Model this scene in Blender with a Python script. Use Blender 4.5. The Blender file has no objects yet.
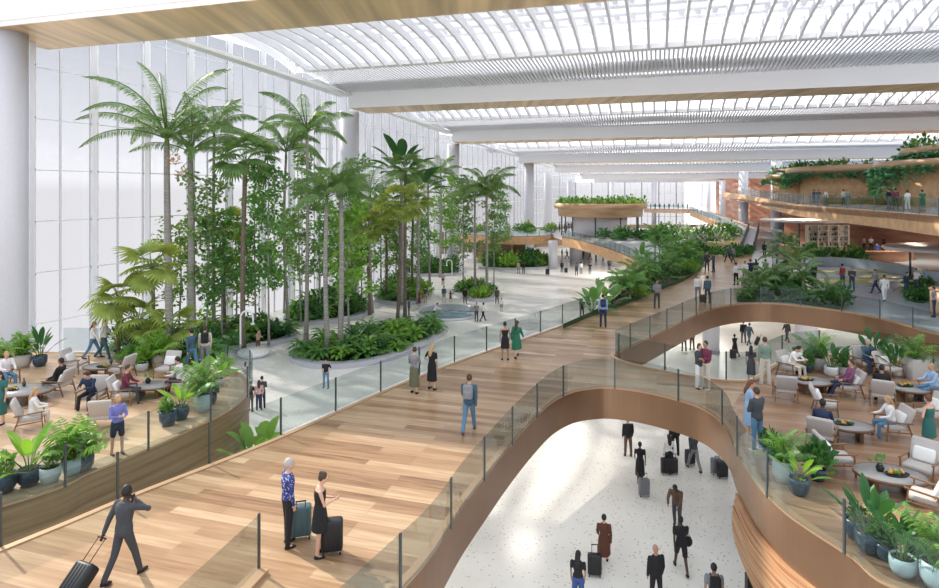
import bpy, bmesh, math, random
from mathutils import Vector, Matrix, Euler
from mathutils.geometry import tessellate_polygon
random.seed(7)
R = random.random
def U(a, b): return a + (b - a) * R()
SC = bpy.context.scene
COL = SC.collection
PI = math.pi
# ---------------------------------------------------------------- camera
F = 620.0; CZ = 7.4; HX = 469.5; HY = 192.0
cd = bpy.data.cameras.new('camera'); cam = bpy.data.objects.new('camera', cd); COL.objects.link(cam)
cam.location = (0, 0, CZ); cam.rotation_euler = (PI/2, 0, 0)
cd.sensor_width = 36; cd.lens = F/939*36; cd.shift_y = -(294-HY)/939; cd.clip_end = 2000
SC.camera = cam
# ---------------------------------------------------------------- sky, sun, exposure
w = bpy.data.worlds.new('sky'); SC.world = w; w.use_nodes = True
nt = w.node_tree; nt.nodes.clear()
out = nt.nodes.new('ShaderNodeOutputWorld'); bg = nt.nodes.new('ShaderNodeBackground')
tc = nt.nodes.new('ShaderNodeTexCoord'); sx = nt.nodes.new('ShaderNodeSeparateXYZ'); rp = nt.nodes.new('ShaderNodeValToRGB')
nt.links.new(tc.outputs['Generated'], sx.inputs[0]); nt.links.new(sx.outputs['Z'], rp.inputs[0])
e = rp.color_ramp.elements
e[0].position = 0.0; e[0].color = (0.82, 0.81, 0.82, 1)
e[1].position = 1.0; e[1].color = (0.80, 0.82, 0.84, 1)
x = e.new(0.02); x.color = (0.97, 0.97, 1.0, 1)
x = e.new(0.24); x.color = (0.56, 0.59, 0.65, 1)
x = e.new(0.46); x.color = (0.33, 0.40, 0.45, 1)
x = e.new(0.70); x.color = (0.57, 0.63, 0.69, 1)
nt.links.new(rp.outputs[0], bg.inputs[0]); bg.inputs[1].default_value = 1.95
nt.links.new(bg.outputs[0], out.inputs[0])
sd = bpy.data.lights.new('sun', 'SUN'); sun = bpy.data.objects.new('sun', sd); COL.objects.link(sun)
sd.energy = 5.0; sd.angle = math.radians(1.2); sd.color = (1.0, 0.93, 0.82)
el = math.radians(38); hz = Vector((-0.79, 0.61, 0)).normalized()
sun.rotation_euler = Vector((hz.x*math.cos(el), hz.y*math.cos(el), math.sin(el))).to_track_quat('Z', 'Y').to_euler()
sun.location = (-60, 60, 60)
SC.view_settings.view_transform = 'Standard'; SC.view_settings.look = 'None'
SC.view_settings.gamma = 1; SC.view_settings.exposure = 0.16
try: SC.view_settings.use_curve_mapping = False
except Exception: pass
cy = SC.cycles
cy.use_denoising = True
try: cy.denoiser = 'OPENIMAGEDENOISE'
except Exception: pass
cy.max_bounces = 7; cy.diffuse_bounces = 4; cy.glossy_bounces = 3; cy.transparent_max_bounces = 24
cy.transmission_bounces = 4; cy.sample_clamp_indirect = 6; cy.caustics_reflective = False; cy.caustics_refractive = False
# ---------------------------------------------------------------- points of the place
def P(px, py, z=0.0):
    D = (CZ - z)*F/(py - HY)
    return Vector(((px-HX)/F*D, D, z))
def Q(px, D, z):
    return Vector(((px-HX)/F*D, D, z))
UU = Vector((0.289, 0.957, 0)).normalized(); VV = Vector((UU.y, -UU.x, 0)); W0 = Vector((-12.8, 74, 0))
def TS(t, s, z=0.0):
    p = W0 + UU*t + VV*s; return Vector((p.x, p.y, z))
def smooth(pts, n=6, closed=False):
    pts = [Vector(p) for p in pts]; o = []; N = len(pts)
    for i in range(N if closed else N-1):
        g = lambda k: pts[k % N] if closed else pts[max(0, min(N-1, k))]
        a, b, c, d = g(i-1), g(i), g(i+1), g(i+2)
        for j in range(n):
            t = j/n
            o.append(0.5*((2*b) + (-a+c)*t + (2*a-5*b+4*c-d)*t*t + (-a+3*b-3*c+d)*t**3))
    if not closed: o.append(pts[-1])
    return o
def resample(pts, step):
    o = [pts[0].copy()]; acc = 0.0
    for a, b in zip(pts, pts[1:]):
        L = (b-a).length
        if L < 1e-6: continue
        t = step-acc
        while t <= L:
            o.append(a.lerp(b, t/L)); t += step
        acc = (acc+L) % step
    if (o[-1]-pts[-1]).length > step*0.3: o.append(pts[-1].copy())
    return o
# ---------------------------------------------------------------- materials
M = {}
def mat(name, col, rough=0.5, metal=0.0, spec=0.5, noise=0.0, nscale=8.0, bump=0.0, emis=None, es=0.0, trans=0.0, stretch=None):
    m = bpy.data.materials.new(name); m.use_nodes = True; t = m.node_tree; b = t.nodes['Principled BSDF']
    b.inputs['Base Color'].default_value = (*col, 1); b.inputs['Roughness'].default_value = rough
    b.inputs['Metallic'].default_value = metal; b.inputs['Specular IOR Level'].default_value = spec
    if noise > 0 or bump > 0:
        tcn = t.nodes.new('ShaderNodeTexCoord'); n = t.nodes.new('ShaderNodeTexNoise'); n.inputs['Scale'].default_value = nscale
        mp = t.nodes.new('ShaderNodeMapping'); t.links.new(tcn.outputs['Object'], mp.inputs[0]); t.links.new(mp.outputs[0], n.inputs['Vector'])
        if stretch: mp.inputs['Scale'].default_value = stretch
        n.inputs['Detail'].default_value = 3
        if noise > 0:
            r = t.nodes.new('ShaderNodeValToRGB'); t.links.new(n.outputs['Fac'], r.inputs[0])
            r.color_ramp.elements[0].position = 0.3; r.color_ramp.elements[1].position = 0.7
            r.color_ramp.elements[0].color = (*[c*(1-noise) for c in col], 1)
            r.color_ramp.elements[1].color = (*[min(1, c*(1+noise)) for c in col], 1)
            t.links.new(r.outputs[0], b.inputs['Base Color'])
        if bump > 0:
            bp = t.nodes.new('ShaderNodeBump'); bp.inputs['Strength'].default_value = bump; bp.inputs['Distance'].default_value = 0.02
            t.links.new(n.outputs['Fac'], bp.inputs['Height']); t.links.new(bp.outputs[0], b.inputs['Normal'])
    if emis: b.inputs['Emission Color'].default_value = (*emis, 1); b.inputs['Emission Strength'].default_value = es
    M[name] = m; return m
def leafmat(name, col, var=0.35):
    m = mat(name, col, 0.42, spec=0.35, noise=var, nscale=1.6); t = m.node_tree; b = t.nodes['Principled BSDF']
    tr = t.nodes.new('ShaderNodeBsdfTranslucent'); tr.inputs[0].default_value = (col[0]*1.9, col[1]*1.7, col[2]*0.8, 1)
    mx = t.nodes.new('ShaderNodeMixShader'); mx.inputs[0].default_value = 0.30
    o = t.nodes['Material Output']
    t.links.new(b.outputs[0], mx.inputs[1]); t.links.new(tr.outputs[0], mx.inputs[2]); t.links.new(mx.outputs[0], o.inputs[0])
    return m
def glassmat(name, tint, gl=0.10, rough=0.02):
    m = bpy.data.materials.new(name); m.use_nodes = True; t = m.node_tree; t.nodes.clear()
    o = t.nodes.new('ShaderNodeOutputMaterial'); tr = t.nodes.new('ShaderNodeBsdfTransparent'); g = t.nodes.new('ShaderNodeBsdfGlossy')
    tr.inputs[0].default_value = (*tint, 1); g.inputs['Roughness'].default_value = rough; g.inputs[0].default_value = (0.55, 0.60, 0.62, 1)
    lw = t.nodes.new('ShaderNodeLayerWeight'); lw.inputs[0].default_value = 0.15
    ad = t.nodes.new('ShaderNodeMath'); ad.operation = 'MULTIPLY_ADD'; ad.inputs[1].default_value = 0.25; ad.inputs[2].default_value = gl*0.4
    t.links.new(lw.outputs['Fresnel'], ad.inputs[0])
    mx = t.nodes.new('ShaderNodeMixShader'); t.links.new(ad.outputs[0], mx.inputs[0]); t.links.new(tr.outputs[0], mx.inputs[1]); t.links.new(g.outputs[0], mx.inputs[2])
    t.links.new(mx.outputs[0], o.inputs[0]); M[name] = m; return m
def woodfloor(name, cols, pl=3.2, pw=0.30, ang=None, rough=0.28):
    m = bpy.data.materials.new(name); m.use_nodes = True; t = m.node_tree; b = t.nodes['Principled BSDF']
    g = t.nodes.new('ShaderNodeNewGeometry'); mp = t.nodes.new('ShaderNodeMapping'); mp.vector_type = 'POINT'
    mp.inputs['Rotation'].default_value = (0, 0, ang if ang is not None else math.atan2(0.289, 0.957))
    t.links.new(g.outputs['Position'], mp.inputs[0])
    br = t.nodes.new('ShaderNodeTexBrick'); t.links.new(mp.outputs[0], br.inputs['Vector'])
    br.inputs['Scale'].default_value = 1; br.inputs['Brick Width'].default_value = pl; br.inputs['Row Height'].default_value = pw
    br.inputs['Mortar Size'].default_value = 0.006; br.inputs['Color1'].default_value = (0, 0, 0, 1); br.inputs['Color2'].default_value = (1, 1, 1, 1)
    br.inputs['Mortar'].default_value = (0.3, 0.3, 0.3, 1); br.offset = 0.37; br.offset_frequency = 3
    mp2 = t.nodes.new('ShaderNodeMapping'); t.links.new(mp.outputs[0], mp2.inputs[0]); mp2.inputs['Scale'].default_value = (0.5, 7, 1)
    n = t.nodes.new('ShaderNodeTexNoise'); t.links.new(mp2.outputs[0], n.inputs['Vector']); n.inputs['Scale'].default_value = 1.6; n.inputs['Detail'].default_value = 5
    s = t.nodes.new('ShaderNodeMath'); s.operation = 'MULTIPLY_ADD'; s.inputs[1].default_value = 0.62
    t.links.new(br.outputs['Color'], s.inputs[0])
    s2 = t.nodes.new('ShaderNodeMath'); s2.operation = 'MULTIPLY_ADD'; s2.inputs[1].default_value = 0.9; s2.inputs[2].default_value = -0.26
    t.links.new(n.outputs['Fac'], s2.inputs[0]); t.links.new(s2.outputs[0], s.inputs[2])
    r = t.nodes.new('ShaderNodeValToRGB'); t.links.new(s.outputs[0], r.inputs[0])
    el = r.color_ramp.elements; el[0].color = (*cols[0], 1); el[1].color = (*cols[-1], 1); el[0].position = 0.02; el[1].position = 0.98
    for k, c in enumerate(cols[1:-1]):
        q = el.new((k+1)/(len(cols)-1)); q.color = (*c, 1)
    t.links.new(r.outputs[0], b.inputs['Base Color']); b.inputs['Roughness'].default_value = rough; b.inputs['Specular IOR Level'].default_value = 0.5
    M[name] = m; return m
def terrazzo(name, base, speck, rough=0.25, scale=26.0, thr=0.10):
    m = bpy.data.materials.new(name); m.use_nodes = True; t = m.node_tree; b = t.nodes['Principled BSDF']
    g = t.nodes.new('ShaderNodeNewGeometry'); v = t.nodes.new('ShaderNodeTexVoronoi'); v.inputs['Scale'].default_value = scale/8
    t.links.new(g.outputs['Position'], v.inputs['Vector'])
    r = t.nodes.new('ShaderNodeValToRGB'); t.links.new(v.outputs['Distance'], r.inputs[0])
    r.color_ramp.elements[0].position = thr; r.color_ramp.elements[0].color = (*speck, 1)
    r.color_ramp.elements[1].position = thr+0.04; r.color_ramp.elements[1].color = (*base, 1)
    n = t.nodes.new('ShaderNodeTexNoise'); t.links.new(g.outputs['Position'], n.inputs['Vector']); n.inputs['Scale'].default_value = 0.35; n.inputs['Detail'].default_value = 4
    r2 = t.nodes.new('ShaderNodeValToRGB'); t.links.new(n.outputs['Fac'], r2.inputs[0])
    r2.color_ramp.elements[0].color = (0.86, 0.86, 0.86, 1); r2.color_ramp.elements[0].position = 0.35; r2.color_ramp.elements[1].position = 0.65
    mx = t.nodes.new('ShaderNodeMix'); mx.data_type = 'RGBA'; mx.blend_type = 'MULTIPLY'; mx.inputs[0].default_value = 1
    t.links.new(r.outputs[0], mx.inputs[6]); t.links.new(r2.outputs[0], mx.inputs[7]); t.links.new(mx.outputs[2], b.inputs['Base Color'])
    b.inputs['Roughness'].default_value = rough; b.inputs['Specular IOR Level'].default_value = 0.4
    M[name] = m; return m
def stripes(name, cols, period=0.16, rough=0.5, metal=0.0):
    m = bpy.data.materials.new(name); m.use_nodes = True; t = m.node_tree; b = t.nodes['Principled BSDF']
    g = t.nodes.new('ShaderNodeNewGeometry'); mp = t.nodes.new('ShaderNodeMapping'); t.links.new(g.outputs['Position'], mp.inputs[0])
    mp.inputs['Scale'].default_value = (0.25, 0.25, 1/period)
    n = t.nodes.new('ShaderNodeTexNoise'); t.links.new(mp.outputs[0], n.inputs['Vector']); n.inputs['Scale'].default_value = 1.0; n.inputs['Detail'].default_value = 2
    r = t.nodes.new('ShaderNodeValToRGB'); t.links.new(n.outputs['Fac'], r.inputs[0])
    el = r.color_ramp.elements; el[0].position = 0.32; el[1].position = 0.68; el[0].color = (*cols[0], 1); el[1].color = (*cols[-1], 1)
    for k, c in enumerate(cols[1:-1]):
        q = el.new(0.32+0.36*(k+1)/(len(cols)-1)); q.color = (*c, 1)
    t.links.new(r.outputs[0], b.inputs['Base Color']); b.inputs['Roughness'].default_value = rough; b.inputs['Metallic'].default_value = metal
    M[name] = m; return m
woodfloor('deck_wood', [(0.16, 0.082, 0.04), (0.31, 0.18, 0.098), (0.41, 0.265, 0.155), (0.56, 0.405, 0.265)])
woodfloor('lounge_wood', [(0.16, 0.08, 0.043), (0.28, 0.155, 0.09), (0.37, 0.22, 0.135), (0.47, 0.31, 0.20)], pl=2.6, pw=0.22)
woodfloor('terrace_wood', [(0.40, 0.23, 0.13), (0.55, 0.36, 0.22), (0.68, 0.48, 0.31), (0.76, 0.58, 0.42)], pl=2.6, pw=0.25)
terrazzo('terrazzo', (0.88, 0.86, 0.82), (0.60, 0.52, 0.46), scale=44, thr=0.17)
terrazzo('blue_stone', (0.45, 0.52, 0.58), (0.56, 0.62, 0.66), rough=0.18, scale=10)
mat('pale_stone', (0.62, 0.64, 0.68), 0.3, noise=0.08, nscale=3)
mat('yellow_stone', (0.52, 0.50, 0.22), 0.3, noise=0.1)
mat('bronze', (0.30, 0.175, 0.105), 0.36, metal=0.75, noise=0.10, nscale=0.5)
mat('bronze_lip', (0.52, 0.33, 0.20), 0.4, metal=0.3)
mat('gold', (0.78, 0.57, 0.34), 0.4, metal=0.55, noise=0.3, nscale=1.0, stretch=(1.1, 0.05, 0.05))  # streaks in the colour imitate reflections on the metal soffit
mat('amber_timber', (0.78, 0.47, 0.25), 0.5, noise=0.15, nscale=2)
stripes('layered_timber', [(0.24, 0.09, 0.045), (0.42, 0.20, 0.10), (0.54, 0.33, 0.17), (0.34, 0.12, 0.06)], 0.10)
stripes('brown_timber', [(0.17, 0.10, 0.045), (0.25, 0.15, 0.07), (0.31, 0.20, 0.10)], 0.12)
stripes('red_timber', [(0.30, 0.12, 0.07), (0.44, 0.20, 0.12), (0.56, 0.30, 0.18)], 1.1)
stripes('drum_timber', [(0.58, 0.32, 0.18), (0.70, 0.44, 0.26), (0.78, 0.54, 0.35)], 0.5)
mat('white', (0.94, 0.94, 0.96), 0.5)
mat('white_rib', (0.88, 0.88, 0.93), 0.45)
mat('column_white', (0.70, 0.70, 0.76), 0.45, noise=0.03)
mat('mullion', (0.86, 0.88, 0.92), 0.4)
mat('dark_mullion', (0.34, 0.38, 0.42), 0.4)
mat('kerb', (0.50, 0.50, 0.55), 0.4)
mat('soil', (0.06, 0.045, 0.03), 0.9)
mat('post', (0.10, 0.12, 0.13), 0.35, metal=0.6)
glassmat('rail_glass', (0.86, 0.90, 0.90), 0.08)
glassmat('wall_glass', (0.68, 0.68, 0.69), 0.06)
mat('water', (0.16, 0.26, 0.32), 0.05, spec=0.8)
leafmat('leaf_palm', (0.15, 0.265, 0.095)); leafmat('leaf_fan', (0.23, 0.30, 0.065)); leafmat('leaf_light', (0.17, 0.30, 0.06))
leafmat('leaf_dark', (0.04, 0.135, 0.045)); leafmat('leaf_mid', (0.115, 0.27, 0.075)); leafmat('leaf_fresh', (0.18, 0.36, 0.055)); leafmat('leaf_brown', (0.30, 0.17, 0.10))
leafmat('leaf_vine', (0.11, 0.30, 0.17)); mat('leaf_ground', (0.02, 0.07, 0.02), 0.7, noise=0.4, nscale=6)
mat('bark_grey', (0.30, 0.28, 0.26), 0.8, noise=0.35, nscale=3, bump=0.6, stretch=(0.3, 0.3, 4)); mat('bark_brown', (0.16, 0.125, 0.095), 0.9, noise=0.4, nscale=8)
mat('stem_green', (0.12, 0.2, 0.05), 0.6); mat('flower_white', (0.8, 0.76, 0.78), 0.6); mat('flower_orange', (0.62, 0.36, 0.16), 0.6)
mat('pot_white', (0.66, 0.70, 0.72), 0.35); mat('pot_blue', (0.035, 0.07, 0.11), 0.3, noise=0.5, nscale=10); mat('pot_grey', (0.48, 0.46, 0.44), 0.6); mat('pot_pale', (0.50, 0.62, 0.66), 0.3)
mat('chair_fabric', (0.48, 0.44, 0.42), 0.85, noise=0.06, nscale=30); mat('cushion_white', (0.80, 0.78, 0.76), 0.85); mat('chair_wood', (0.23, 0.12, 0.06), 0.45)
mat('table_stone', (0.30, 0.29, 0.29), 0.35, noise=0.08); mat('table_rim', (0.16, 0.085, 0.05), 0.4); mat('dark_metal', (0.03, 0.03, 0.035), 0.4, metal=0.5)
mat('glass_bottle', (0.03, 0.05, 0.05), 0.1, spec=0.8); mat('fruit', (0.62, 0.35, 0.08), 0.5); mat('white_metal', (0.82, 0.82, 0.84), 0.3)
for nm, c in dict(black=(0.012, 0.012, 0.015), charcoal=(0.055, 0.06, 0.07), grey=(0.22, 0.23, 0.25), navy=(0.02, 0.035, 0.085), blue=(0.05, 0.09, 0.28), denim=(0.10, 0.22, 0.36), light_blue=(0.33, 0.47, 0.68),
                  white=(0.78, 0.76, 0.76), cream=(0.62, 0.56, 0.48), green=(0.02, 0.16, 0.09), teal=(0.03, 0.14, 0.13), sage=(0.20, 0.28, 0.22), olive=(0.13, 0.14, 0.08), rust=(0.10, 0.035, 0.02), maroon=(0.16, 0.03, 0.06),
                  brown=(0.12, 0.07, 0.045), purple=(0.20, 0.20, 0.50), red=(0.32, 0.05, 0.06), tan=(0.42, 0.30, 0.20), slate=(0.05, 0.10, 0.14), pink=(0.55, 0.35, 0.34)).items():
    mat('cloth_'+nm, c, 0.85)
mat('cloth_blue pattern', (0.035, 0.06, 0.26), 0.7, noise=0.9, nscale=22)
_r = [n for n in M['cloth_blue pattern'].node_tree.nodes if n.type == 'VALTORGB'][0].color_ramp.elements; _r[0].color = (0.02, 0.035, 0.2, 1); _r[0].position = .56; _r[1].color = (.45, .48, .62, 1); _r[1].position = .62
mat('cloth_plaid', (0.22, 0.07, 0.16), 0.8, noise=0.7, nscale=30)
for nm, c in dict(light=(0.60, 0.36, 0.26), tan=(0.40, 0.22, 0.14), brown=(0.17, 0.085, 0.05), dark=(0.07, 0.035, 0.022)).items(): mat('skin_'+nm, c, 0.55)
for nm, c in dict(black=(0.012, 0.01, 0.01), brown=(0.055, 0.028, 0.015), blond=(0.45, 0.29, 0.13), grey=(0.40, 0.38, 0.38), auburn=(0.15, 0.05, 0.02)).items(): mat('hair_'+nm, c, 0.6)
mat('case_black', (0.012, 0.013, 0.016), 0.5); mat('case_teal', (0.06, 0.12, 0.14), 0.35); mat('case_grey', (0.17, 0.18, 0.20), 0.3); mat('lamp_lens', (0.9, 0.9, 0.85), 0.4)
# ---------------------------------------------------------------- mesh building
class MB:
    def __init__(s): s.v = []; s.f = []; s.m = []; s.mats = []; s.sm = []
    def mi(s, m):
        if m not in s.mats: s.mats.append(m)
        return s.mats.index(m)
    def add(s, vs, fs, m, smooth=False):
        o = len(s.v); s.v += [tuple(v) for v in vs]; k = s.mi(m)
        for f in fs: s.f.append(tuple(i+o for i in f)); s.m.append(k); s.sm.append(smooth)
    def box(s, c, d, m, ax=None):
        c = Vector(c); X, Y, Z = ax if ax else (Vector((1, 0, 0)), Vector((0, 1, 0)), Vector((0, 0, 1)))
        vs = [c + X*(i*d[0]/2) + Y*(j*d[1]/2) + Z*(k*d[2]/2) for i in (-1, 1) for j in (-1, 1) for k in (-1, 1)]
        s.add(vs, [(0, 1, 3, 2), (4, 6, 7, 5), (0, 4, 5, 1), (2, 3, 7, 6), (0, 2, 6, 4), (1, 5, 7, 3)], m)
    def bbox(s, c, d, m, r=0.02, ax=None):   # box with chamfered edges
        c = Vector(c); X, Y, Z = ax if ax else (Vector((1, 0, 0)), Vector((0, 1, 0)), Vector((0, 0, 1)))
        r = min(r, min(d)*0.49); bm = bmesh.new(); bmesh.ops.create_cube(bm, size=1)
        for v in bm.verts: v.co = Vector((v.co.x*d[0], v.co.y*d[1], v.co.z*d[2]))
        bmesh.ops.bevel(bm, geom=bm.edges[:], offset=r, segments=2, affect='EDGES', profile=0.5)
        s.add([c + X*v.co.x + Y*v.co.y + Z*v.co.z for v in bm.verts], [[v.index for v in f.verts] for f in bm.faces], m, True); bm.free()
    def bar(s, a, b, wd, m, up=Vector((0, 0, 1)), h=None):
        a = Vector(a); b = Vector(b); d = (b-a); L = d.length
        if L < 1e-6: return
        d.normalize()
        if abs(d.dot(up)) > 0.98: up = Vector((1, 0, 0))
        x = d.cross(up).normalized(); z = x.cross(d)
        s.box((a+b)/2, (wd, L, h or wd), m, (x, d, z))
    def tube(s, pts, rs, m, n=8, cap=True, ell=None):
        pts = [Vector(p) for p in pts]
        if not hasattr(rs, '__len__'): rs = [rs]*len(pts)
        vs = []; ref = Vector((1, 0, 0))
        t0 = (pts[1]-pts[0]).normalized()
        if abs(t0.dot(ref)) > 0.9: ref = Vector((0, 1, 0))
        for i, p in enumerate(pts):
            t = (pts[min(i+1, len(pts)-1)]-pts[max(i-1, 0)])
            t = t.normalized() if t.length > 1e-9 else t0
            y = t.cross(ref).normalized(); x = y.cross(t); ref = x
            a, b = (rs[i] if hasattr(rs[i], '__len__') else (rs[i], rs[i]))
            for k in range(n):
                q = 2*PI*k/n; vs.append(p + x*(a*math.cos(q)) + y*(b*math.sin(q)))
        fs = [(i*n+k, i*n+(k+1) % n, (i+1)*n+(k+1) % n, (i+1)*n+k) for i in range(len(pts)-1) for k in range(n)]
        if cap: fs += [tuple(range(n-1, -1, -1)), tuple(range((len(pts)-1)*n, len(pts)*n))]
        s.add(vs, fs, m, True)
    def lathe(s, prof, m, c=(0, 0, 0), n=20, sx=1, sy=1):
        c = Vector(c); vs = []; fs = []
        for (r, z) in prof:
            for k in range(n):
                q = 2*PI*k/n; vs.append(c + Vector((r*sx*math.cos(q), r*sy*math.sin(q), z)))
        for i in range(len(prof)-1):
            for k in range(n): fs.append((i*n+k, i*n+(k+1) % n, (i+1)*n+(k+1) % n, (i+1)*n+k))
        if prof[0][0] > 1e-4: fs.append(tuple(range(n-1, -1, -1)))
        if prof[-1][0] > 1e-4: fs.append(tuple(range((len(prof)-1)*n, len(prof)*n)))
        s.add(vs, fs, m, True)
    def ball(s, c, r, m, n=10, ax=None):
        c = Vector(c); r = r if hasattr(r, '__len__') else (r, r, r)
        X, Y, Z = ax if ax else (Vector((1, 0, 0)), Vector((0, 1, 0)), Vector((0, 0, 1)))
        vs = []; h = n//2+1
        for i in range(h+1):
            a = PI*i/h
            for k in range(n):
                q = 2*PI*k/n
                vs.append(c + X*(r[0]*math.sin(a)*math.cos(q)) + Y*(r[1]*math.sin(a)*math.sin(q)) + Z*(r[2]*math.cos(a)))
        s.add(vs, [(i*n+k, (i+1)*n+k, (i+1)*n+(k+1) % n, i*n+(k+1) % n) for i in range(h) for k in range(n)], m, True)
    def prism(s, poly, z0, z1, m, ms=None):
        poly = [Vector((p[0], p[1], 0)) for p in poly]; n = len(poly)
        tri = tessellate_polygon([poly])
        s.add([(p.x, p.y, z1) for p in poly], tri, m)
        s.add([(p.x, p.y, z0) for p in poly], tri, ms or m)
        s.add([(p.x, p.y, z0) for p in poly] + [(p.x, p.y, z1) for p in poly], [(i, (i+1) % n, n+(i+1) % n, n+i) for i in range(n)], ms or m)
    def ribbon(s, pts, z0, z1, th, m, sm=True, slope=0.0):    # upright band along a plan line; th to the left of travel
        pts = [Vector(p) for p in pts]; n = len(pts); A = []; 
        nrm = []
        for i in range(n):
            t = pts[min(i+1, n-1)]-pts[max(i-1, 0)]; t.z = 0; t.normalize(); nrm.append(Vector((-t.y, t.x, 0)))
        vs = []
        for p, q in zip(pts, nrm):
            vs += [(p.x+q.x*slope, p.y+q.y*slope, p.z+z0), (p.x, p.y, p.z+z1), (p.x+q.x*th, p.y+q.y*th, p.z+z1), (p.x+q.x*(th+slope), p.y+q.y*(th+slope), p.z+z0)]
        fs = []
        for i in range(n-1):
            for k in range(4): fs.append((4*i+k, 4*i+(k+1) % 4, 4*i+4+(k+1) % 4, 4*i+4+k))
        fs += [(0, 1, 2, 3), (4*n-4, 4*n-3, 4*n-2, 4*n-1)]
        s.add(vs, fs, m, False)
    def mesh(s, name, fix=True):
        me = bpy.data.meshes.new(name); me.from_pydata(s.v, [], s.f); 
        for m in s.mats: me.materials.append(M[m])
        me.polygons.foreach_set('material_index', s.m); me.polygons.foreach_set('use_smooth', s.sm)
        if fix:
            bm = bmesh.new(); bm.from_mesh(me); bmesh.ops.recalc_face_normals(bm, faces=bm.faces); bm.to_mesh(me); bm.free()
        me.update(); return me
    def obj(s, name, parent=None, fix=True):
        o = bpy.data.objects.new(name, s.mesh(name, fix)); COL.objects.link(o)
        if parent is not None: o.parent = parent
        return o
def tag(o, label=None, cat=None, group=None, kind=None):
    if label: o['label'] = label
    if cat: o['category'] = cat
    if group: o['group'] = group
    if kind: o['kind'] = kind
    return o
def empty(name, loc=(0, 0, 0), rz=0, sc=1):
    o = bpy.data.objects.new(name, None); COL.objects.link(o); o.location = loc; o.rotation_euler = (0, 0, rz); o.scale = (sc, sc, sc) if not hasattr(sc, '__len__') else sc
    o.empty_display_size = 0.1; return o
KIDS = {}
def kids(o):
    return [c for c in KIDS.get(o.name, [])]
def link(name, me, parent, loc=None, rot=None, sc=None):
    o = bpy.data.objects.new(name, me); COL.objects.link(o)
    if parent is not None: o.parent = parent; KIDS.setdefault(parent.name, []).append(o)
    if loc is not None: o.location = loc
    if rot is not None: o.rotation_euler = rot
    if sc is not None: o.scale = (sc, sc, sc) if not hasattr(sc, '__len__') else sc
    return o
def struct(mb, name, label=None, parent=None, fix=True):
    o = mb.obj(name, parent, fix)
    if parent is None: tag(o, label, None, None, 'structure')
    return o
# ================================================================ THE SETTING
LOW = -4.9
# ---- lower floor
m = MB(); m.prism([(-46, -8), (190, -8), (190, 240), (45, 240), (28.9, 196), (18.2, 165), (9.9, 133), (-5, 103), (-16.4, 72.5), (-33, 34), (-37, 25), (-46, 10)], LOW-0.5, LOW, 'terrazzo'); struct(m, 'floor')
# ---- deck level outline (shared by slab, bands and railings)
def PL(L, z=0.0): return [P(a, b, z) if len(c) == 0 else None for a, b, *c in L]
deck_left = [Vector((-15.2, 5, 0))] + PL([(0, 550), (130, 496.5), (270, 441.6), (390, 389), (460, 361), (586, 316)]) + [Vector((10.5, 45, 0)), Vector((15, 55, 0)), Vector((19, 63, 0))]
walk_left = [Vector((19, 63, 0))] + PL([(632, 258), (618, 252), (600, 246), (580, 240.5), (562, 237)])
arc1 = [Vector((-4.6, 5, 0)), Vector((-3.1, 8, 0)), Vector((-1.65, 10.9, 0))] + PL([(425.4, 559.5), (459, 508), (486.6, 472), (510, 443), (533, 418), (552, 401), (572, 391.5), (592, 388), (612, 387.5), (640, 391), (668, 397), (692, 404), (709, 411.5), (723, 422), (731.6, 433), (739, 452), (757, 481.5), (783, 508.6), (810, 528.6), (854, 557), (894, 586)]) + [Vector((9.6, 10.6, 0)), Vector((12.3, 9.1, 0)), Vector((16, 7.6, 0))]
arc2 = PL([(616, 359), (614, 354), (641, 341), (672, 326), (702.5, 312), (722, 306.5), (745, 303.7), (770, 303.5), (797, 305.7), (840, 311), (878, 318), (912, 327), (939, 334.5)]) + [Vector((26, 29, 0)), Vector((32, 25, 0)), Vector((40, 22.5, 0))]
arm_far = PL([(616, 359), (622, 361.5), (638, 366), (665, 372), (693, 377), (722, 381), (748, 381.5), (760, 377), (772, 368), (792, 359.5), (820, 356), (864, 356.5), (900, 362), (939, 372)]) + [Vector((23, 22.5, 0)), Vector((30, 18.5, 0)), Vector((40, 16, 0))]
S_arc1 = smooth(arc1, 5); S_arc2 = smooth(arc2, 5); S_arm = smooth(arm_far, 5); S_left = smooth(deck_left, 4); S_walk = smooth(walk_left, 4)
# main timber deck + cross walkway
bound = PL([(747, 291), (757, 285), (754, 262), (757, 246), (760, 236)])
i733 = min(range(len(S_arc2)), key=lambda i: (S_arc2[i]-P(733, 304.5)).length)
tipx = P(731, 440)   # where the lounge floor takes over from the deck
i_t = min(range(len(S_arc1)), key=lambda i: (S_arc1[i]-P(723, 422)).length)
j_t = min(range(len(S_arm)), key=lambda i: (S_arm[i]-P(748, 381.5)).length)
deck = list(S_left) + PL([(668, 247), (700, 240)]) + list(reversed(bound)) + list(reversed(S_arc2[:i733+1])) + S_arm[1:j_t+1] + list(reversed(S_arc1[:i_t+1]))
m = MB(); m.prism(deck, -0.5, 0, 'deck_wood', 'white'); struct(m, 'floor')
lounge = S_arc1[i_t:] + [Vector((40, 7.6, 0))] + list(reversed(S_arm[j_t:]))
m = MB(); m.prism(lounge, -0.5, 0, 'lounge_wood', 'white'); struct(m, 'floor')
plaza = S_arc2[i733:] + [Vector((110, 22.5, 0)), Vector((120, 130, 0)), Vector((60, 160, 0))] + list(reversed(bound)) [0:0] + [P(760, 236)] + list(reversed(bound))[1:]
m = MB(); m.prism(plaza, -0.5, 0, 'blue_stone', 'white'); struct(m, 'floor')
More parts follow.
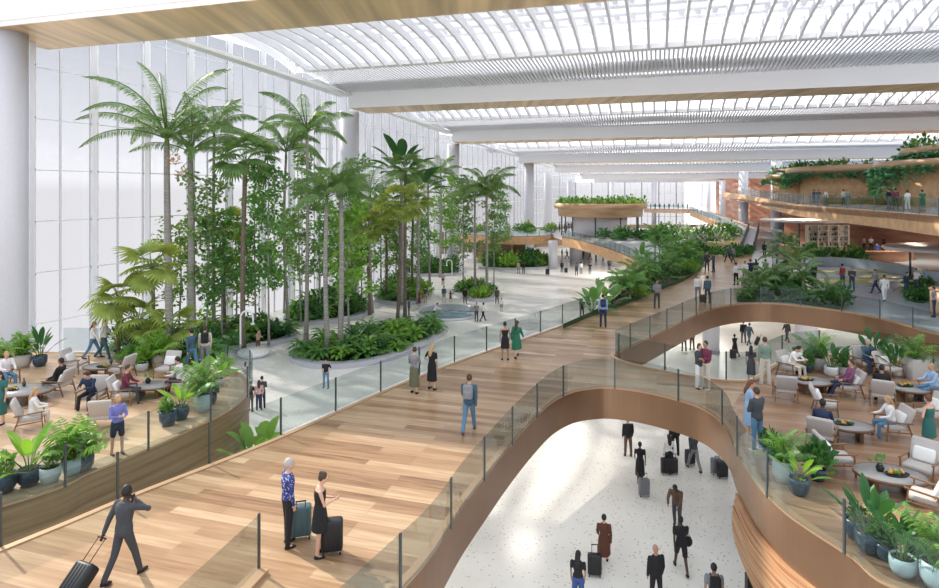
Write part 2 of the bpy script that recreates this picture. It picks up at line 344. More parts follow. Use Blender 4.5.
# ring walkway round the far drum
drumc = Vector((22.2, 107, 0))
ring = list(S_walk) + PL([(556, 235)]) + [Vector((14, 116, 0)), Vector((22, 128, 0)), Vector((40, 126, 0)), Vector((50, 108, 0))] + PL([(700, 240), (668, 247)]) + [Vector((19, 63, 0))][:0]
m = MB(); m.prism(ring, -0.5, -0.02, 'pale_stone', 'white'); struct(m, 'floor')
# left terrace
terr = [Vector((-40, 5, 0))] + [Vector((-17.5, 8.5, 0)), Vector((-14.2, 11.6, 0))] + PL([(32, 496), (86, 473.6), (126, 457.6), (169.5, 439), (205, 422), (227, 410.5), (242, 399), (248, 389), (247, 381), (238, 373), (222, 366), (200, 361), (170, 357), (130, 354), (60, 352.5), (0, 352)]) + [Vector((-40, 28.6, 0))]
S_terr = terr[:1] + smooth(terr[1:-1], 5) + terr[-1:]
m = MB(); m.prism(S_terr, -0.5, 0, 'terrace_wood', 'white'); struct(m, 'floor')
# dark nosing and layered timber fascia of the left terrace
def shift(pts, d):      # to the right of travel
    o = []
    for i, p in enumerate(pts):
        t = pts[min(i+1, len(pts)-1)]-pts[max(i-1, 0)]; t.z = 0; t.normalize(); o.append(Vector((p.x+t.y*d, p.y-t.x*d, p.z)))
    return o
def band(no, pts, z0, right, m_, lip='bronze_lip', lipz=0.06, th=0.1):
    sg = 1 if right else -1; mb = MB(); q = shift(pts, 0.03*sg); mb.ribbon(q, z0, 0.0, th*sg, m_)
    if lip: mb.ribbon(shift(pts, 0.05*sg), -0.04, lipz, 0.16*sg, lip)
    return struct(mb, 'trim_%d' % no)
band(4, S_terr[1:-1], -1.9, True, 'brown_timber', 'bronze_lip', 0.02)
band(5, S_arc1, -1.18, True, 'bronze'); band(6, S_arc2, -1.22, True, 'bronze'); band(7, S_arm, -1.1, False, 'bronze')
band(8, S_left, -0.55, False, 'bronze', 'bronze_lip', 0.03); band(9, S_walk, -1.4, False, 'amber_timber')
# layered timber drum below the right lounge
i0 = min(range(len(S_arc1)), key=lambda i: (S_arc1[i]-P(738, 450)).length)
base = S_arc1[i0:]
def inset(pts, d):
    o = []
    for i, p in enumerate(pts):
        t = pts[min(i+1, len(pts)-1)]-pts[max(i-1, 0)]; t.z = 0; t.normalize(); o.append(Vector((p.x-t.y*d, p.y+t.x*d, 0)))
    return o
m = MB()
for k in range(14):
    m.ribbon(inset(base, -.10-.16*math.sin(k/13*PI*1.1)+.5*(k/13)**2), -1.18-0.18*(k+1), -1.18-0.18*k, 0.6, 'layered_timber')
m.ribbon(inset(base, .9), -4.0, -3.7, 0.4, 'bronze_lip'); struct(m, 'wall_lounge')
# ---- round columns
def column(name, x, y, r, z0, z1, kind='structure'):
    m = MB(); m.lathe([(r, z0), (r, z1)], 'column_white', (x, y, 0), 24); m.lathe([(r*1.04, z0), (r*1.04, z0+0.25)], 'kerb', (x, y, 0), 24)
    o = m.obj(name); tag(o, None, None, None, 'structure'); return o
cols = [(-29.2, 39, 1.22, 17.4), (-13.9, 71.7, 1.12, 16.7), (-2.7, 101.8, 1.05, 15.3), (12.6, 131.6, 1.05, 13.4), (20.6, 163.9, 1.0, 12.5), (31.5, 194.4, 1.0, 11)]
for x, y, r, z in cols: column('column', x, y, r, LOW, z)
for px, D, r, z in ((776.4, 127, 1.06, 13.6), (743.4, 157, 1.12, 12.6), (722.3, 192, 0.9, 11), (708.2, 222, 0.95, 10.8), (701.5, 245, 0.9, 10.8), (654, 214, 0.8, 10.9), (612, 205, 0.7, 10.9)):
    q = Q(px, D, 0); column('column', q.x, q.y, r, LOW, z)
for px, py, r in ((711, 352, 0.62), (806, 345, 0.8), (616, 266, 0.95), (576, 262, 1.1), (585.5, 258, 0.9), (553, 268, .75)):
    q = P(px, py, LOW); column('column', q.x, q.y, r, LOW, -0.5)
m = MB(); q1 = Vector((8.3, 17.5, 0))
for dx in (0, 0.55): m.box((q1.x-0.3+dx, q1.y+0.2, -4.2), (0.2, 0.2, 1.4), 'dark_metal')
struct(m, 'column')
# ---- ceiling: gold soffit beams, white fascias, louvres, arched ribs, glass roof
T = [-34, 0, 32, 65, 98, 131, 165]; ZB = [17.38, 16.72, 15.4, 13.5, 12.6, 11.3, 10.9]; S0 = [-7.3, 0.8, 2.3, 6.0, 8.5, 11.3, 12]; SR = 96
def quad_slab(mb, pts, th, m_):    # pts: 4 points, thickened upward
    lo = [Vector(p) for p in pts]; hi = [p + Vector((0, 0, th)) for p in lo]
    mb.add(lo+hi, [(0, 1, 2, 3), (7, 6, 5, 4), (0, 4, 5, 1), (1, 5, 6, 2), (2, 6, 7, 3), (3, 7, 4, 0)], m_)
for n in range(7):
    t = T[n]; z = ZB[n]; s0 = S0[n]; wd = 5.5 if n == 0 else 5.0
    m = MB(); fh = 1.65 if n < 3 else 1.45
    quad_slab(m, [TS(t-wd, s0, z+0.02), TS(t, s0, z+0.02), TS(t, SR, z+0.02), TS(t-wd, SR, z+0.02)], fh+0.3, 'white')
    quad_slab(m, [TS(t-wd+0.04, s0+0.05, z), TS(t-0.04, s0+0.05, z), TS(t-0.04, SR, z), TS(t-wd+0.04, SR, z)], 0.02, 'gold')
    if n == 0: quad_slab(m, [TS(t-wd-0.2, s0-12, z+0.3), TS(t-wd, s0-12, z+0.3), TS(t-wd, SR, z+0.3), TS(t-wd-0.2, SR, z+0.3)], 5, 'white')
    struct(m, 'ceiling_beam')
ax_u = lambda a, b: ((b-a).normalized())
for n in range(6):
    ta, tb = T[n], T[n+1]-5.0; za, zb = ZB[n], ZB[n+1]; L = tb-ta
    zl0 = zb+1.65 if n < 3 else zb+1.4             # lower end of the louvres, on the fascia
    tl = tb-9.0; zl1 = zl0+0.65
    s0 = 0.0 if n == 0 else S0[n]-0.5; s1 = max(s0, S0[n+1]-0.8)
    # louvres
    m = MB(); st = 0.36 if n < 2 else (0.5 if n == 2 else 0.8)
    k = 0; s = s1+0.8
    while s < SR:
        a, b = TS(tb, s, zl0+0.2), TS(tl, s, zl1+0.2)
        m.bar(a, b, 0.15*st/0.36, 'white_rib', h=0.30); s += st
    o = m.obj('ceiling_louvre_band', fix=False); tag(o, None, None, None, 'structure')
    m = MB()
    quad_slab(m, [TS(tb+0.2, s0-2, zl0+0.55), TS(tl+5, s0-2, zl1+0.3), TS(tl+5, SR, zl1+0.3), TS(tb+0.2, SR, zl0+0.55)], 0.1, 'white')
    quad_slab(m, [TS(tl-0.9, s0, zl1), TS(tl, s0, zl1), TS(tl, SR, zl1), TS(tl-0.9, SR, zl1)], 0.4, 'white')
    quad_slab(m, [TS(ta, s0-0.2, za+1.0), TS(tb, s1-0.2, zl0-0.4), TS(tb, s1+1.2, zl0-0.4), TS(ta, s0+0.6, za+1.0)], 0.3, 'white')
    struct(m, 'ceiling')
    # arched ribs
    m = MB(); st = 1.36 if n < 2 else 2.0; s = s0+0.4; rise = 2.6 if n == 0 else 2.2
    t1 = tl-0.9; zs, ze = za+1.9, zl1+0.1
    while s < SR:
        pr = []
        for j in range(9):
            q = j/8; pr.append(TS(ta + (t1-ta)*q, s, zs + (ze-zs)*q + rise*4*q*(1-q)*0.5))
        for a, b in zip(pr, pr[1:]):
            m.bar(a, b, 0.20, 'white_rib', h=0.62)
        s += st
    o = m.obj('ceiling_rib_band', fix=False); tag(o, None, None, None, 'structure')
    # roof lattice carrying the skylight glass
    m = MB(); nb = 14 if n < 2 else 8
    for j in range(nb+1):
        q = j/nb; t = ta + (tl-ta)*q; zz = za+3.0+(zl1-za-1.2)*q + rise*2*q*(1-q)
        m.bar(TS(t, s0, zz), TS(t, SR, zz), 0.5 if n else 0.6, 'white_rib', h=0.1)
    if n < 2:
        s = s0
        while s < SR:
            for j in range(0, nb, 2):
                q = j/nb; q2 = (j+1.0)/nb
                f = lambda q: TS(ta+(tl-ta)*q, s, za+3.15+(zl1-za-1.2)*q + rise*2*q*(1-q))
                m.bar(f(q), f(q2), 0.45, 'white_rib', h=0.06)
            s += 1.36*0.9
    o = m.obj('skylight', fix=False); tag(o, None, None, None, 'structure')
# ---- tall glass wall on the left, in bays
GW = [Vector((-36.5, 26, 0)), Vector((-33.2, 33.6, 0)), Vector((-16.6, 72, 0)), Vector((-5.2, 102, 0)), Vector((9.6, 132, 0)), Vector((17.8, 164, 0)), Vector((28.5, 195, 0)), Vector((38, 222, 0))]
wn = 1
for bi, (a, b) in enumerate(zip(GW, GW[1:])):
    d = (b-a).normalized(); nn = Vector((-d.y, d.x, 0)); L = (b-a).length; top = 21.5 if bi < 3 else 17
    fr = MB(); gl = MB(); step = 2.2 if bi < 4 else 4.0; k = 0; x = 0.0
    while x < L:
        p = a + d*x
        fr.box((p.x, p.y, (LOW+top)/2), (0.10, 0.12, top-LOW), 'mullion', (nn, d, Vector((0, 0, 1))))
        if k % 2 == 0 and bi < 3:
            qf = p - nn*0.55
            fr.box((qf.x, qf.y, (LOW+top)/2), (0.55, 0.10, top-LOW), 'white', (nn, d, Vector((0, 0, 1))))
        x += step; k += 1
    z = LOW+3.3
    while z < top:
        fr.bar(a + Vector((0, 0, z)), b + Vector((0, 0, z)), 0.05, 'mullion', h=0.06)
        if bi < 3:
            x = 0.0
            while x < L:
                p = a + d*x + Vector((0, 0, z)); fr.bar(p, p - nn*0.85, 0.07, 'dark_mullion', h=0.09); x += step*2
        z += 3.5
    gl.box(((a.x+b.x)/2, (a.y+b.y)/2, (LOW+top)/2), (0.03, L, top-LOW), 'wall_glass', (nn, d, Vector((0, 0, 1))))
    o = fr.obj('window_%d' % wn, fix=False); tag(o, None, None, None, 'structure')
    g = gl.obj('window_glass', o); wn += 1
# outer structural piers of the glass wall
for x, y, w_ in ((-23.4, 60, 0.45), (-19.8, 68.4, 0.45)):
    m = MB(); m.box((x+0.2, y, 8.3), (w_, w_, 26.4), 'column_white', (UU, VV, Vector((0, 0, 1)))); struct(m, 'column')
# ---- far end wall
a = GW[-1]; b = Vector((95, 205, 0)); d = (b-a).normalized(); L = (b-a).length; nn = Vector((-d.y, d.x, 0))
fr = MB(); gl = MB(); x = 0.0; k = 0
while x < L*0.62:
    p = a+d*x; fr.box((p.x, p.y, 3.0), (0.3 if k % 3 == 0 else 0.1, 0.3, 15.8), 'dark_mullion' if k % 3 == 0 else 'mullion'); x += 1.9; k += 1
for z in (-1, 2, 4.4, 6.8, 9.2, 10.6): fr.bar(a+Vector((0, 0, z)), a+d*L*0.62+Vector((0, 0, z)), 0.1, 'mullion')
c = a + d*L*0.31; gl.box((c.x, c.y, 3.0), (L*0.62, 0.03, 15.8), 'wall_glass', (d, nn, Vector((0, 0, 1))))
o = fr.obj('window_%d' % wn, fix=False); tag(o, None, None, None, 'structure'); gl.obj('window_glass', o)
# ---- brown banded walls at the far right
def backwall(pts, z0, z1, m_, name):
    m = MB(); m.ribbon([Vector(p) for p in pts], z0, z1, 0.4, m_); return struct(m, name)
backwall([(85, 214, 0), (86, 190, 0), (104, 168, 0), (140, 150, 0), (160, 120, 0), (160, 60, 0)], LOW, 15, 'red_timber', 'wall_back')
backwall([(47, 93, 0), (54, 83, 0), (64, 74, 0), (82, 66, 0), (110, 60, 0)], 0, 5.2, 'red_timber', 'wall_right')
# the lower hall's far walls, seen beneath the deck
backwall([(-6, 122, 0), (30, 150, 0), (70, 150, 0)], LOW, -0.5, 'cloth_tan', 'wall_front')
# ---- upper balcony on the right (z about 6)
B3 = [(722, 175, 7.4), (745, 120, 0), (770, 85, 0), (790, 70, 0), (810, 62, 0), (840, 54, 0), (880, 47, 0), (939, 38.5, 0), (1040, 31, 0), (1250, 24, 0)]
YY = [192, 195, 200, 203.5, 205.5, 208, 211, 216, 224, 240]
bal = [Vector(((x-HX)/F*D, D, CZ-(y-HY)*D/F)) for (x, D, _), y in zip(B3, YY)]
S_bal = smooth(bal, 5)
m = MB(); m.ribbon(S_bal, -1.25, 0, 0.3, 'amber_timber'); struct(m, 'trim_11')
zf = 5.95; m = MB()
back = [Vector((150, 30, 0)), Vector((150, 110, 0)), Vector((95, 165, 0))]
far_i = [p for p in S_bal]
m.prism([Vector((p.x, p.y, 0)) for p in far_i] + back, 5.45, 5.9, 'blue_stone', 'red_timber'); struct(m, 'ceiling')
# ---- balcony at the far end and its descending walkway
fb = [Q(644, 190, 0), Q(670, 186, 0), Q(698, 180, 0)]
m = MB(); m.ribbon([p + Vector((0, 0, 2.4)) for p in fb], -1.3, 0, 0.4, 'amber_timber'); m.prism([fb[0], fb[1], fb[2], Vector((76, 212, 0)), Vector((56, 214, 0))], 1.6, 2.2, 'white'); struct(m, 'trim_12')
rp_ = [Vector(((x-HX)/F*D, D, CZ-(y-HY)*D/F)) for x, y, D in ((690, 211, 150), (702, 215.5, 140), (718, 222, 128), (733, 229.5, 116), (742, 236, 108))]
m = MB(); r2 = smooth(rp_, 4); m.ribbon(r2, -1.2, 0, 0.3, 'amber_timber')
m.ribbon([p+Vector((5, 2, 0)) for p in r2], -1.2, 0, 0.3, 'amber_timber')
for p, q in zip(r2, r2[1:]):
    m.add([p+Vector((0, 0, -0.1)), q+Vector((0, 0, -0.1)), q+Vector((5, 2, -0.1)), p+Vector((5, 2, -0.1))], [(0, 1, 2, 3)], 'pale_stone')
struct(m, 'floor')
# white travel path beside the deck and escalators
m = MB(); m.prism(PL([(757, 285), (752, 258), (755.5, 244), (761, 232), (771, 232), (772, 262), (772, 284)]), 0.0, 0.02, 'pale_stone'); struct(m, 'floor')

# ---- fill lights added under deck and balcony to brighten what lies below
def fill_light(x, y, z, size, watts, col=(1, 0.93, 0.84)):
    l = bpy.data.lights.new('fill_light', 'AREA'); l.shape = 'DISK'; l.size = size; l.energy = watts*1.4; l.color = col
    o = bpy.data.objects.new('fill_light', l); COL.objects.link(o); o.location = (x, y, z-0.06)
    mb = MB(); mb.lathe([(size/2+.1, z-.04), (size/2+.1, z+.02), (0, z+.02)], 'white_metal', (x, y, 0), 24); tag(mb.obj('fill_light_disc'), None, None, None, 'structure')  # made-up disc above each added light
for x, y, w_ in ((27, 44, 130), (17, 50, 160), (24, 60, 200), (33, 54, 120), (24, 76, 240), (20, 92, 300), (30, 100, 200), (-3.5, 19, 60), (2.5, 29, 90)):
    fill_light(x, y, -0.56, 1.6, w_)
for x, y in ((40.5, 76), (47, 66), (58, 60), (36, 96), (62, 76)): fill_light(x, y, 5.4, 1.6, 380, (1, 0.86, 0.70))
# ================================================================ GLASS RAILINGS
def railing(pts, label, group=None, h=1.12, off=0.16, step=2.4, name='glass_railing', z0=0.06, top=False, off_d=None):
    pts = shift(pts, -off); ps = resample(pts, step/8.0)
    c = ps[len(ps)//2]; root = empty(name, (c.x, c.y, c.z)); tag(root, label, 'railing', group)
    for i in range(0, len(ps)-1, 8):
        seg = ps[i:i+9]
        if len(seg) < 2: continue
        loc = [p-c for p in seg]
        mb = MB(); mb.ribbon(loc, z0, h, 0.015, 'rail_glass'); link('glass_panel', mb.mesh('glass_panel'), root)
        q = loc[0]; t = (loc[1]-loc[0]).normalized(); nn = Vector((-t.y, t.x, 0))
        mb = MB(); mb.box((q.x, q.y, q.z+(h+0.02)/2), (0.035, 0.055, h+0.02), 'post', (nn, Vector((t.x, t.y, 0)).normalized(), Vector((0, 0, 1)))); link('post', mb.mesh('post'), root)
    return root
def cut(L, a, b):
    n = len(L); return L[int(a*n):int(b*n)+1]
iL = min(range(len(S_left)), key=lambda i: (S_left[i]-P(596, 312)).length)
railing(S_left[:iL+1], 'long glass railing along the hall edge of the timber deck', off=0.12)
railing(S_arc1, 'glass railing curving round the near bronze-edged opening', off=-0.12)
railing(S_arc2, 'glass railing above the curved bronze band by the green bed', off=-0.12)
railing(S_arm, 'glass railing on the far edge of the right lounge and cross walkway', off=0.14)
railing(cut(S_terr, 0.03, 0.93), 'glass railing round the curved left lounge terrace', off=-0.16, step=2.4)
railing(S_walk, 'glass railing on the amber-edged ramp below the planted drum', off=0.14)
railing(S_bal[4:], 'glass railing on the upper balcony over the kiosk', off=0.12, step=2.4)
railing([p+Vector((0, 0, 2.4)) for p in fb], 'glass railing of the distant balcony by the end windows', off=-0.1, step=3)
railing(r2, 'glass railing down the far sloping walkway', off=0.1, step=3)
g0, g1 = P(259, 572), P(185, 651)
railing([g0, g1 + (g1-g0)*0.8], 'lone glass panel railing standing on the deck bottom left', off=0)
m = MB(); m.bar(g0+Vector((0.05, 0, 0.04)), g1+(g1-g0)*0.8+Vector((0.05, 0, 0.04)), 0.3, 'bronze_lip', h=0.08); struct(m, 'trim_13')
# ================================================================ FAR BUILDINGS AND KIOSKS
def leaves_strip(mb, p, L, m_, wd=0.5):     # one hanging strand
    n = max(3, int(L/0.28))
    for k in range(n):
        c = p + Vector((U(-.15, .15), U(-.15, .15), -k*0.26)); a = U(0, 6.3); d = Vector((math.cos(a), math.sin(a), U(-.9, 0.1))).normalized(); e = Vector((-d.y, d.x, U(-.4, .4))).normalized()
        s_ = wd*U(.6, 1.1)
        mb.add([c - e*s_*.5, c + d*s_*.6 - e*s_*0.2, c + d*s_*0.9, c + e*s_*.5], [(0, 1, 2, 3)], m_, True)
def fluff(mb, c, rx, ry, rz, n, size, m_):
    for k in range(n):
        v = Vector((random.gauss(0, 1), random.gauss(0, 1), random.gauss(0, 1))).normalized(); v = Vector((v.x, v.y, abs(v.z))) * (R()**0.4)
        p = Vector(c) + Vector((v.x*rx, v.y*ry, v.z*rz)); d = (v + Vector((U(-.5, .5), U(-.5, .5), U(-.3, .8)))).normalized()
        e = d.cross(Vector((U(-1, 1), U(-1, 1), U(-1, 1)))).normalized(); s_ = size*U(.6, 1.3)
        mb.add([p, p + d*s_*.5 + e*s_*.3, p + d*s_, p + d*s_*.5 - e*s_*.3], [(0, 1, 2, 3)], m_, True)
def plantdrum(name, label, c, r, zb, rings, wall, vine=True, vl=1.6, top=1.4, a0=0, a1=2*PI, cat='building'):
    root = empty(name, (c[0], c[1], zb)); tag(root, label, cat)
    mb = MB(); prof = [(r, 0)]
    mb.lathe([(r, 0), (r, rings[0][0]-zb)], wall, n=48); mb.obj('wall', root)
    zz = rings[0][0]-zb
    for (z, h, rr) in rings:
        mb = MB(); z -= zb; mb.lathe([(rr-2.5, z), (rr, z), (rr+0.15, z+h*0.5), (rr, z+h), (rr-0.3, z+h), (rr-0.3, z+h-0.3), (0.0, z+h-0.3)], 'bronze_lip' if wall != 'drum_timber' else 'drum_timber', n=56); mb.obj('planter_rim', root)
        if vine:
            mb = MB(); n = int(rr*34)
            for k in range(n):
                a = a0+(a1-a0)*R(); L = vl*U(0.4, 1.25)*(0.6+0.5*math.sin(a*5)+0.3)
                leaves_strip(mb, Vector((math.cos(a)*(rr+0.25+U(0,.25)), math.sin(a)*(rr+0.25), z+0.1 if vine != 'up' else z+h)), max(.4, L), 'leaf_vine', .62)
            mb.obj('hanging_vine', root)
    z, h, rr = rings[-1]
    mb = MB(); n = int(rr*6)
    for k in range(n):
        a = a0+(a1-a0)*R(); q = rr-0.5-R()*0.9
        fluff(mb, (math.cos(a)*q, math.sin(a)*q, z+h-zb-0.3), 0.6, 0.6, top*U(.6, 1.1), 12, 0.55, random.choice(['leaf_mid', 'leaf_dark', 'leaf_palm']))
    mb.obj('rooftop_planting', root)
    return root
A0, A1 = PI*0.75, PI*1.95
plantdrum('terraced_drum', 'largest timber drum with hanging vines above the right balcony', (59, 63), 13.3, 5.9, [(9.9, 0.75, 15.0), (11.35, 0.75, 12.6)], 'amber_timber', vl=2.3, top=1.7, a0=A0, a1=A1)
plantdrum('terraced_drum', 'middle timber drum under low vines behind the balcony walkers', (59.5, 84), 13.0, 5.9, [(9.8, 1.0, 14.8)], 'amber_timber', vl=1.4, top=1.0, a0=A0, a1=A1)
plantdrum('terraced_drum', 'small vine-edged timber drum beside the tall white column', (48.3, 93), 2.6, 5.9, [(9.2, 0.8, 3.6), (10.4, 0.4, 2.6)], 'amber_timber', vl=1.0, top=0.6)
# far planted drum in the middle
dr = empty('garden_pavilion', (22.5, 107, 0)); tag(dr, 'round timber pavilion crowned with green shrubs at the hall end', 'pavilion')
mb = MB(); mb.lathe([(4.6, 0), (4.6, 3.6)], 'column_white', n=40); mb.obj('core', dr)
mb = MB(); mb.lathe([(7.0, 3.25), (7.1, 3.3), (7.2, 4.5), (7.8, 4.7), (7.95, 5.1), (7.85, 5.5), (7.5, 5.5), (7.5, 5.2), (0, 5.2)], 'drum_timber', n=64); mb.obj('timber_ring', dr)
mb = MB()
for k in range(150):
    a = U(0, 2*PI); q = U(3.5, 7.5); fluff(mb, (math.cos(a)*q, math.sin(a)*q, 5.2), .8, .8, U(.7, 1.5), 10, .6, random.choice(['leaf_mid', 'leaf_dark', 'leaf_fresh', 'leaf_mid']))
mb.obj('rooftop_planting', dr)
for k in range(10):
    a = 2*PI*k/10; mb = MB(); mb.tube([(math.cos(a)*6.6, math.sin(a)*6.6, 0), (math.cos(a)*6.6, math.sin(a)*6.6, 3.3)], 0.12, 'post'); mb.obj('post', dr)
# curved platform in front of the glass wall, far left of the pavilion
plat = [Q(448, 112, 0), Q(470, 108, 0), P(492, 235.5), P(515, 236.5), P(538, 236), P(550, 234.5), Q(556, 118, 0)]
plat = [Vector((p.x, p.y, 0)) for p in plat]; Sp = smooth(plat, 5)
m = MB(); m.prism(Sp + [Vector((14, 124, 0)), Vector((-2, 122, 0))], -0.5, -0.03, 'pale_stone', 'white'); struct(m, 'floor')
band(10, Sp, -1.35, True, 'amber_timber')
railing(Sp, 'glass railing of the curved platform behind the pools', off=-0.12, step=2.4)
m = MB(); m.ribbon(shift(Sp, -6.5), LOW, -0.5, 0.3, 'brown_timber'); struct(m, 'wall_platform')
# sunken seating ring and kiosk on the right plaza
m = MB(); arcw = smooth(PL([(812, 267), (830, 266), (855, 267.5), (885, 271.5), (915, 277), (937, 282)]) + [Vector((52, 48, 0)), Vector((60, 44, 0))], 5)
for p in arcw: p.z = 0
o = MB(); o.ribbon(arcw, 0.0, 0.85, 0.7, 'blue_stone'); root = o.obj('curved_bench'); tag(root, 'long curved blue-grey stone bench on the right plaza', 'bench')
m = MB()
for cx, cy_, a, b in ((858, 271.5, 4.2, 1.1), (852, 281, 3.3, 1.5), (888, 277, 2.4, 1.3)):
    c = P(cx, cy_); m.lathe([(1, 0.0), (1, 0.012), (0, 0.012)], 'yellow_stone', (c.x, c.y, 0), 28, a, b)
tag(m.obj('floor_inlay'), None, None, None, 'structure')
m = MB(); m.ribbon(smooth(PL([(816, 283), (840, 285.5), (868, 288.5), (893, 291)]), 4), 0.0, 0.10, 0.35, 'dark_mullion'); struct(m, 'trim_14')  # dark strip stands in for the shadow line at the lower level's edge
k = empty('kiosk_counter', (43.5, 72, 0)); tag(k, 'curved red-brown timber counter of the far kiosk', 'counter')
mb = MB(); pts = [Vector((math.cos(a)*6.6, math.sin(a)*6.6, 0)) for a in [PI*0.85+i*PI*1.25/40 for i in range(41)]]
mb.ribbon(pts, 0, 1.05, 0.5, 'red_timber'); mb.obj('front_panel', k)
mb = MB(); mb.ribbon(shift(pts, 0.1), 1.05, 1.13, 0.8, 'amber_timber'); mb.obj('worktop', k)
sh = empty('shelf_unit', (42.4, 73.5, 0)); tag(sh, 'tall cream open shelving inside the kiosk', 'shelves')
mb = MB(); mb.box((0, 0.3, 1.75), (4.8, 0.06, 3.5), 'cloth_cream'); mb.obj('back_panel', sh)
for z in (0.1, 1.0, 1.6, 2.2, 2.8, 3.45): mb = MB(); mb.box((0, 0, z), (4.8, 0.55, 0.07), 'cloth_cream'); mb.obj('shelf', sh)
for x in (-2.4, -1.2, 0, 1.2, 2.4): mb = MB(); mb.box((x, 0, 1.75), (0.12, 0.6, 3.5), 'cloth_cream'); mb.obj('upright', sh)
for i in range(44):
    c_ = i % 4; r_ = (i//4) % 4; x = -2.2+c_*1.2+U(0, .9); z = (1.04, 1.64, 2.24, 2.84)[r_]
    hh = U(.18, .42); mb = MB(); mb.lathe([(0.07, 0), (0.09, hh*.5), (0.04, hh*.8), (0.04, hh)], random.choice(['glass_bottle', 'pot_blue', 'cloth_brown', 'cloth_charcoal', 'pot_white']), n=8)
    o = mb.obj('shelf_jar'); o.location = (42.4+x, 73.5, z); tag(o, 'small dark or white jar on the cream kiosk shelving', 'jar', 'jars on the kiosk shelving')
def canopy(name, label, x, y, z, rx, ry, h=0.25):
    root = empty(name, (x, y, 0)); tag(root, label, 'canopy')
    mb = MB(); mb.lathe([(0, z-.05), (0.97, z-.05), (1, z+h*.4), (0.96, z+h), (0, z+h+.1)], 'white_metal', n=44, sx=rx, sy=ry); mb.obj('roof_disc', root)
    for a in (0.8, 2.3, 3.9, 5.5): mb = MB(); mb.tube([(math.cos(a)*rx*.6, math.sin(a)*ry*.6, 0), (math.cos(a)*rx*.6, math.sin(a)*ry*.6, z)], 0.09, 'post'); mb.obj('post', root)
canopy('canopy_roof', 'flat white disc canopy left of the kiosk shelving', 43.0, 78, 3.75, 6.0, 5)
canopy('canopy_roof', 'flat white disc canopy at the right edge beside the kiosk', 40.5, 52, 2.55, 5.2, 4.6)
k = empty('round_bar', (28.9, 37.2, 0)); tag(k, 'round amber timber bar at the right edge of the plaza', 'bar')
mb = MB(); mb.lathe([(1.0, 0), (1.05, 1.5), (1.0, 1.5)], 'amber_timber', n=32); mb.obj('body', k)
mb = MB(); mb.lathe([(0, 1.5), (1.12, 1.5), (1.12, 1.58), (0, 1.58)], 'bronze_lip', n=32); mb.obj('counter_top', k)
# escalator beside the white travel path
es = empty('escalator', (47.5, 104, 0)); tag(es, 'dark-sided escalator rising beside the white columns', 'escalator')
E0, E1 = P(741, 251), Q(749, 100, 1.5)
for dx in (0, 1.6):
    mb = MB(); a = E0-Vector((47.5, 104, 0))+Vector((dx, 0, 0)); b = E1-Vector((47.5, 104, 0))+Vector((dx, 0, 0))
    mb.bar(a+Vector((0, 0, .5)), b+Vector((0, 0, .5)), 0.12, 'post', h=1.3); mb.obj('balustrade', es)
mb = MB(); a = E0-Vector((47.5, 104, 0))+Vector((.8, 0, 0)); b = E1-Vector((47.5, 104, 0))+Vector((.8, 0, 0)); mb.bar(a, b, 1.4, 'column_white', h=.3); mb.obj('steps', es)
# pond
m = MB(); m.lathe([(1, 0), (1, 0.10), (0, 0.10)], 'water', (-2.1, 63.4, LOW), 44, 3.1, 4.0); o = m.obj('pond_water'); tag(o, None, None, None, 'structure')
m = MB(); m.lathe([(1.12, 0), (1.12, .16), (1.0, .16), (1.0, 0.0)], 'pale_stone', (-2.1, 63.4, LOW), 44, 3.1, 4.0); o = m.obj('pond_rim'); tag(o, None, None, None, 'structure')
# ================================================================ PLANTS
def blade(mb, base, d, up, L, wd, droop, m_, segs=5, prof=None, fold=0.18, tip=0.0):
    """one leaf blade: a drooping, folded strip"""
    d = Vector(d).normalized(); side = d.cross(Vector(up))
    side = side.normalized() if side.length > 1e-4 else Vector((1, 0, 0))
    vs = []; p = Vector(base)
    for i in range(segs+1):
        t = i/segs; ww = wd*(prof(t) if prof else math.sin(PI*(0.06+0.9*t))**0.8)
        if i == segs: ww = wd*tip
        u = side.cross(d).normalized()
        vs += [p - side*ww/2 + u*fold*ww, p.copy(), p + side*ww/2 + u*fold*ww]
        d = (d + Vector((0, 0, -droop/segs))).normalized(); p = p + d*(L/segs)
    fs = []
    for i in range(segs): fs += [(3*i, 3*i+1, 3*i+4, 3*i+3), (3*i+1, 3*i+2, 3*i+5, 3*i+4)]
    mb.add(vs, fs, m_, True)
def feather(L=3.0, droop=1.1, n=26, ll=0.55, m_='leaf_palm', lw=0.05, stem='stem_green', rise=0.9, hang=0.5):
    """pinnate palm frond growing along +X"""
    mb = MB(); d = Vector((1, 0, rise)).normalized(); p = Vector((0, 0, 0)); pts = [p.copy()]; N = 12
    for i in range(N): d = (d + Vector((0, 0, -droop/N*(0.6+i/N*1.2)))).normalized(); p = p + d*(L/N); pts.append(p.copy())
    mb.tube(pts, [0.035*L/3*(1-.85*i/N) for i in range(N+1)], stem, n=4, cap=False)
    for k in range(n):
        t = 0.16 + 0.84*k/n; f = t*N; i = min(N-1, int(f)); q = pts[i].lerp(pts[i+1], f-i); dd = (pts[i+1]-pts[i]).normalized()
        l = ll*(math.sin(PI*min(1, t*0.9+0.12))**0.6)*U(.85, 1.1)
        for sgn in (-1, 1):
            v = dd*0.55 + Vector((0, sgn, 0))*0.9 + Vector((0, 0, U(-.1, .3)-hang*.5))
            blade(mb, q, v, Vector((0, 0, 1)), l, lw, hang+U(0, .5), m_, 3, fold=.1)
    return mb
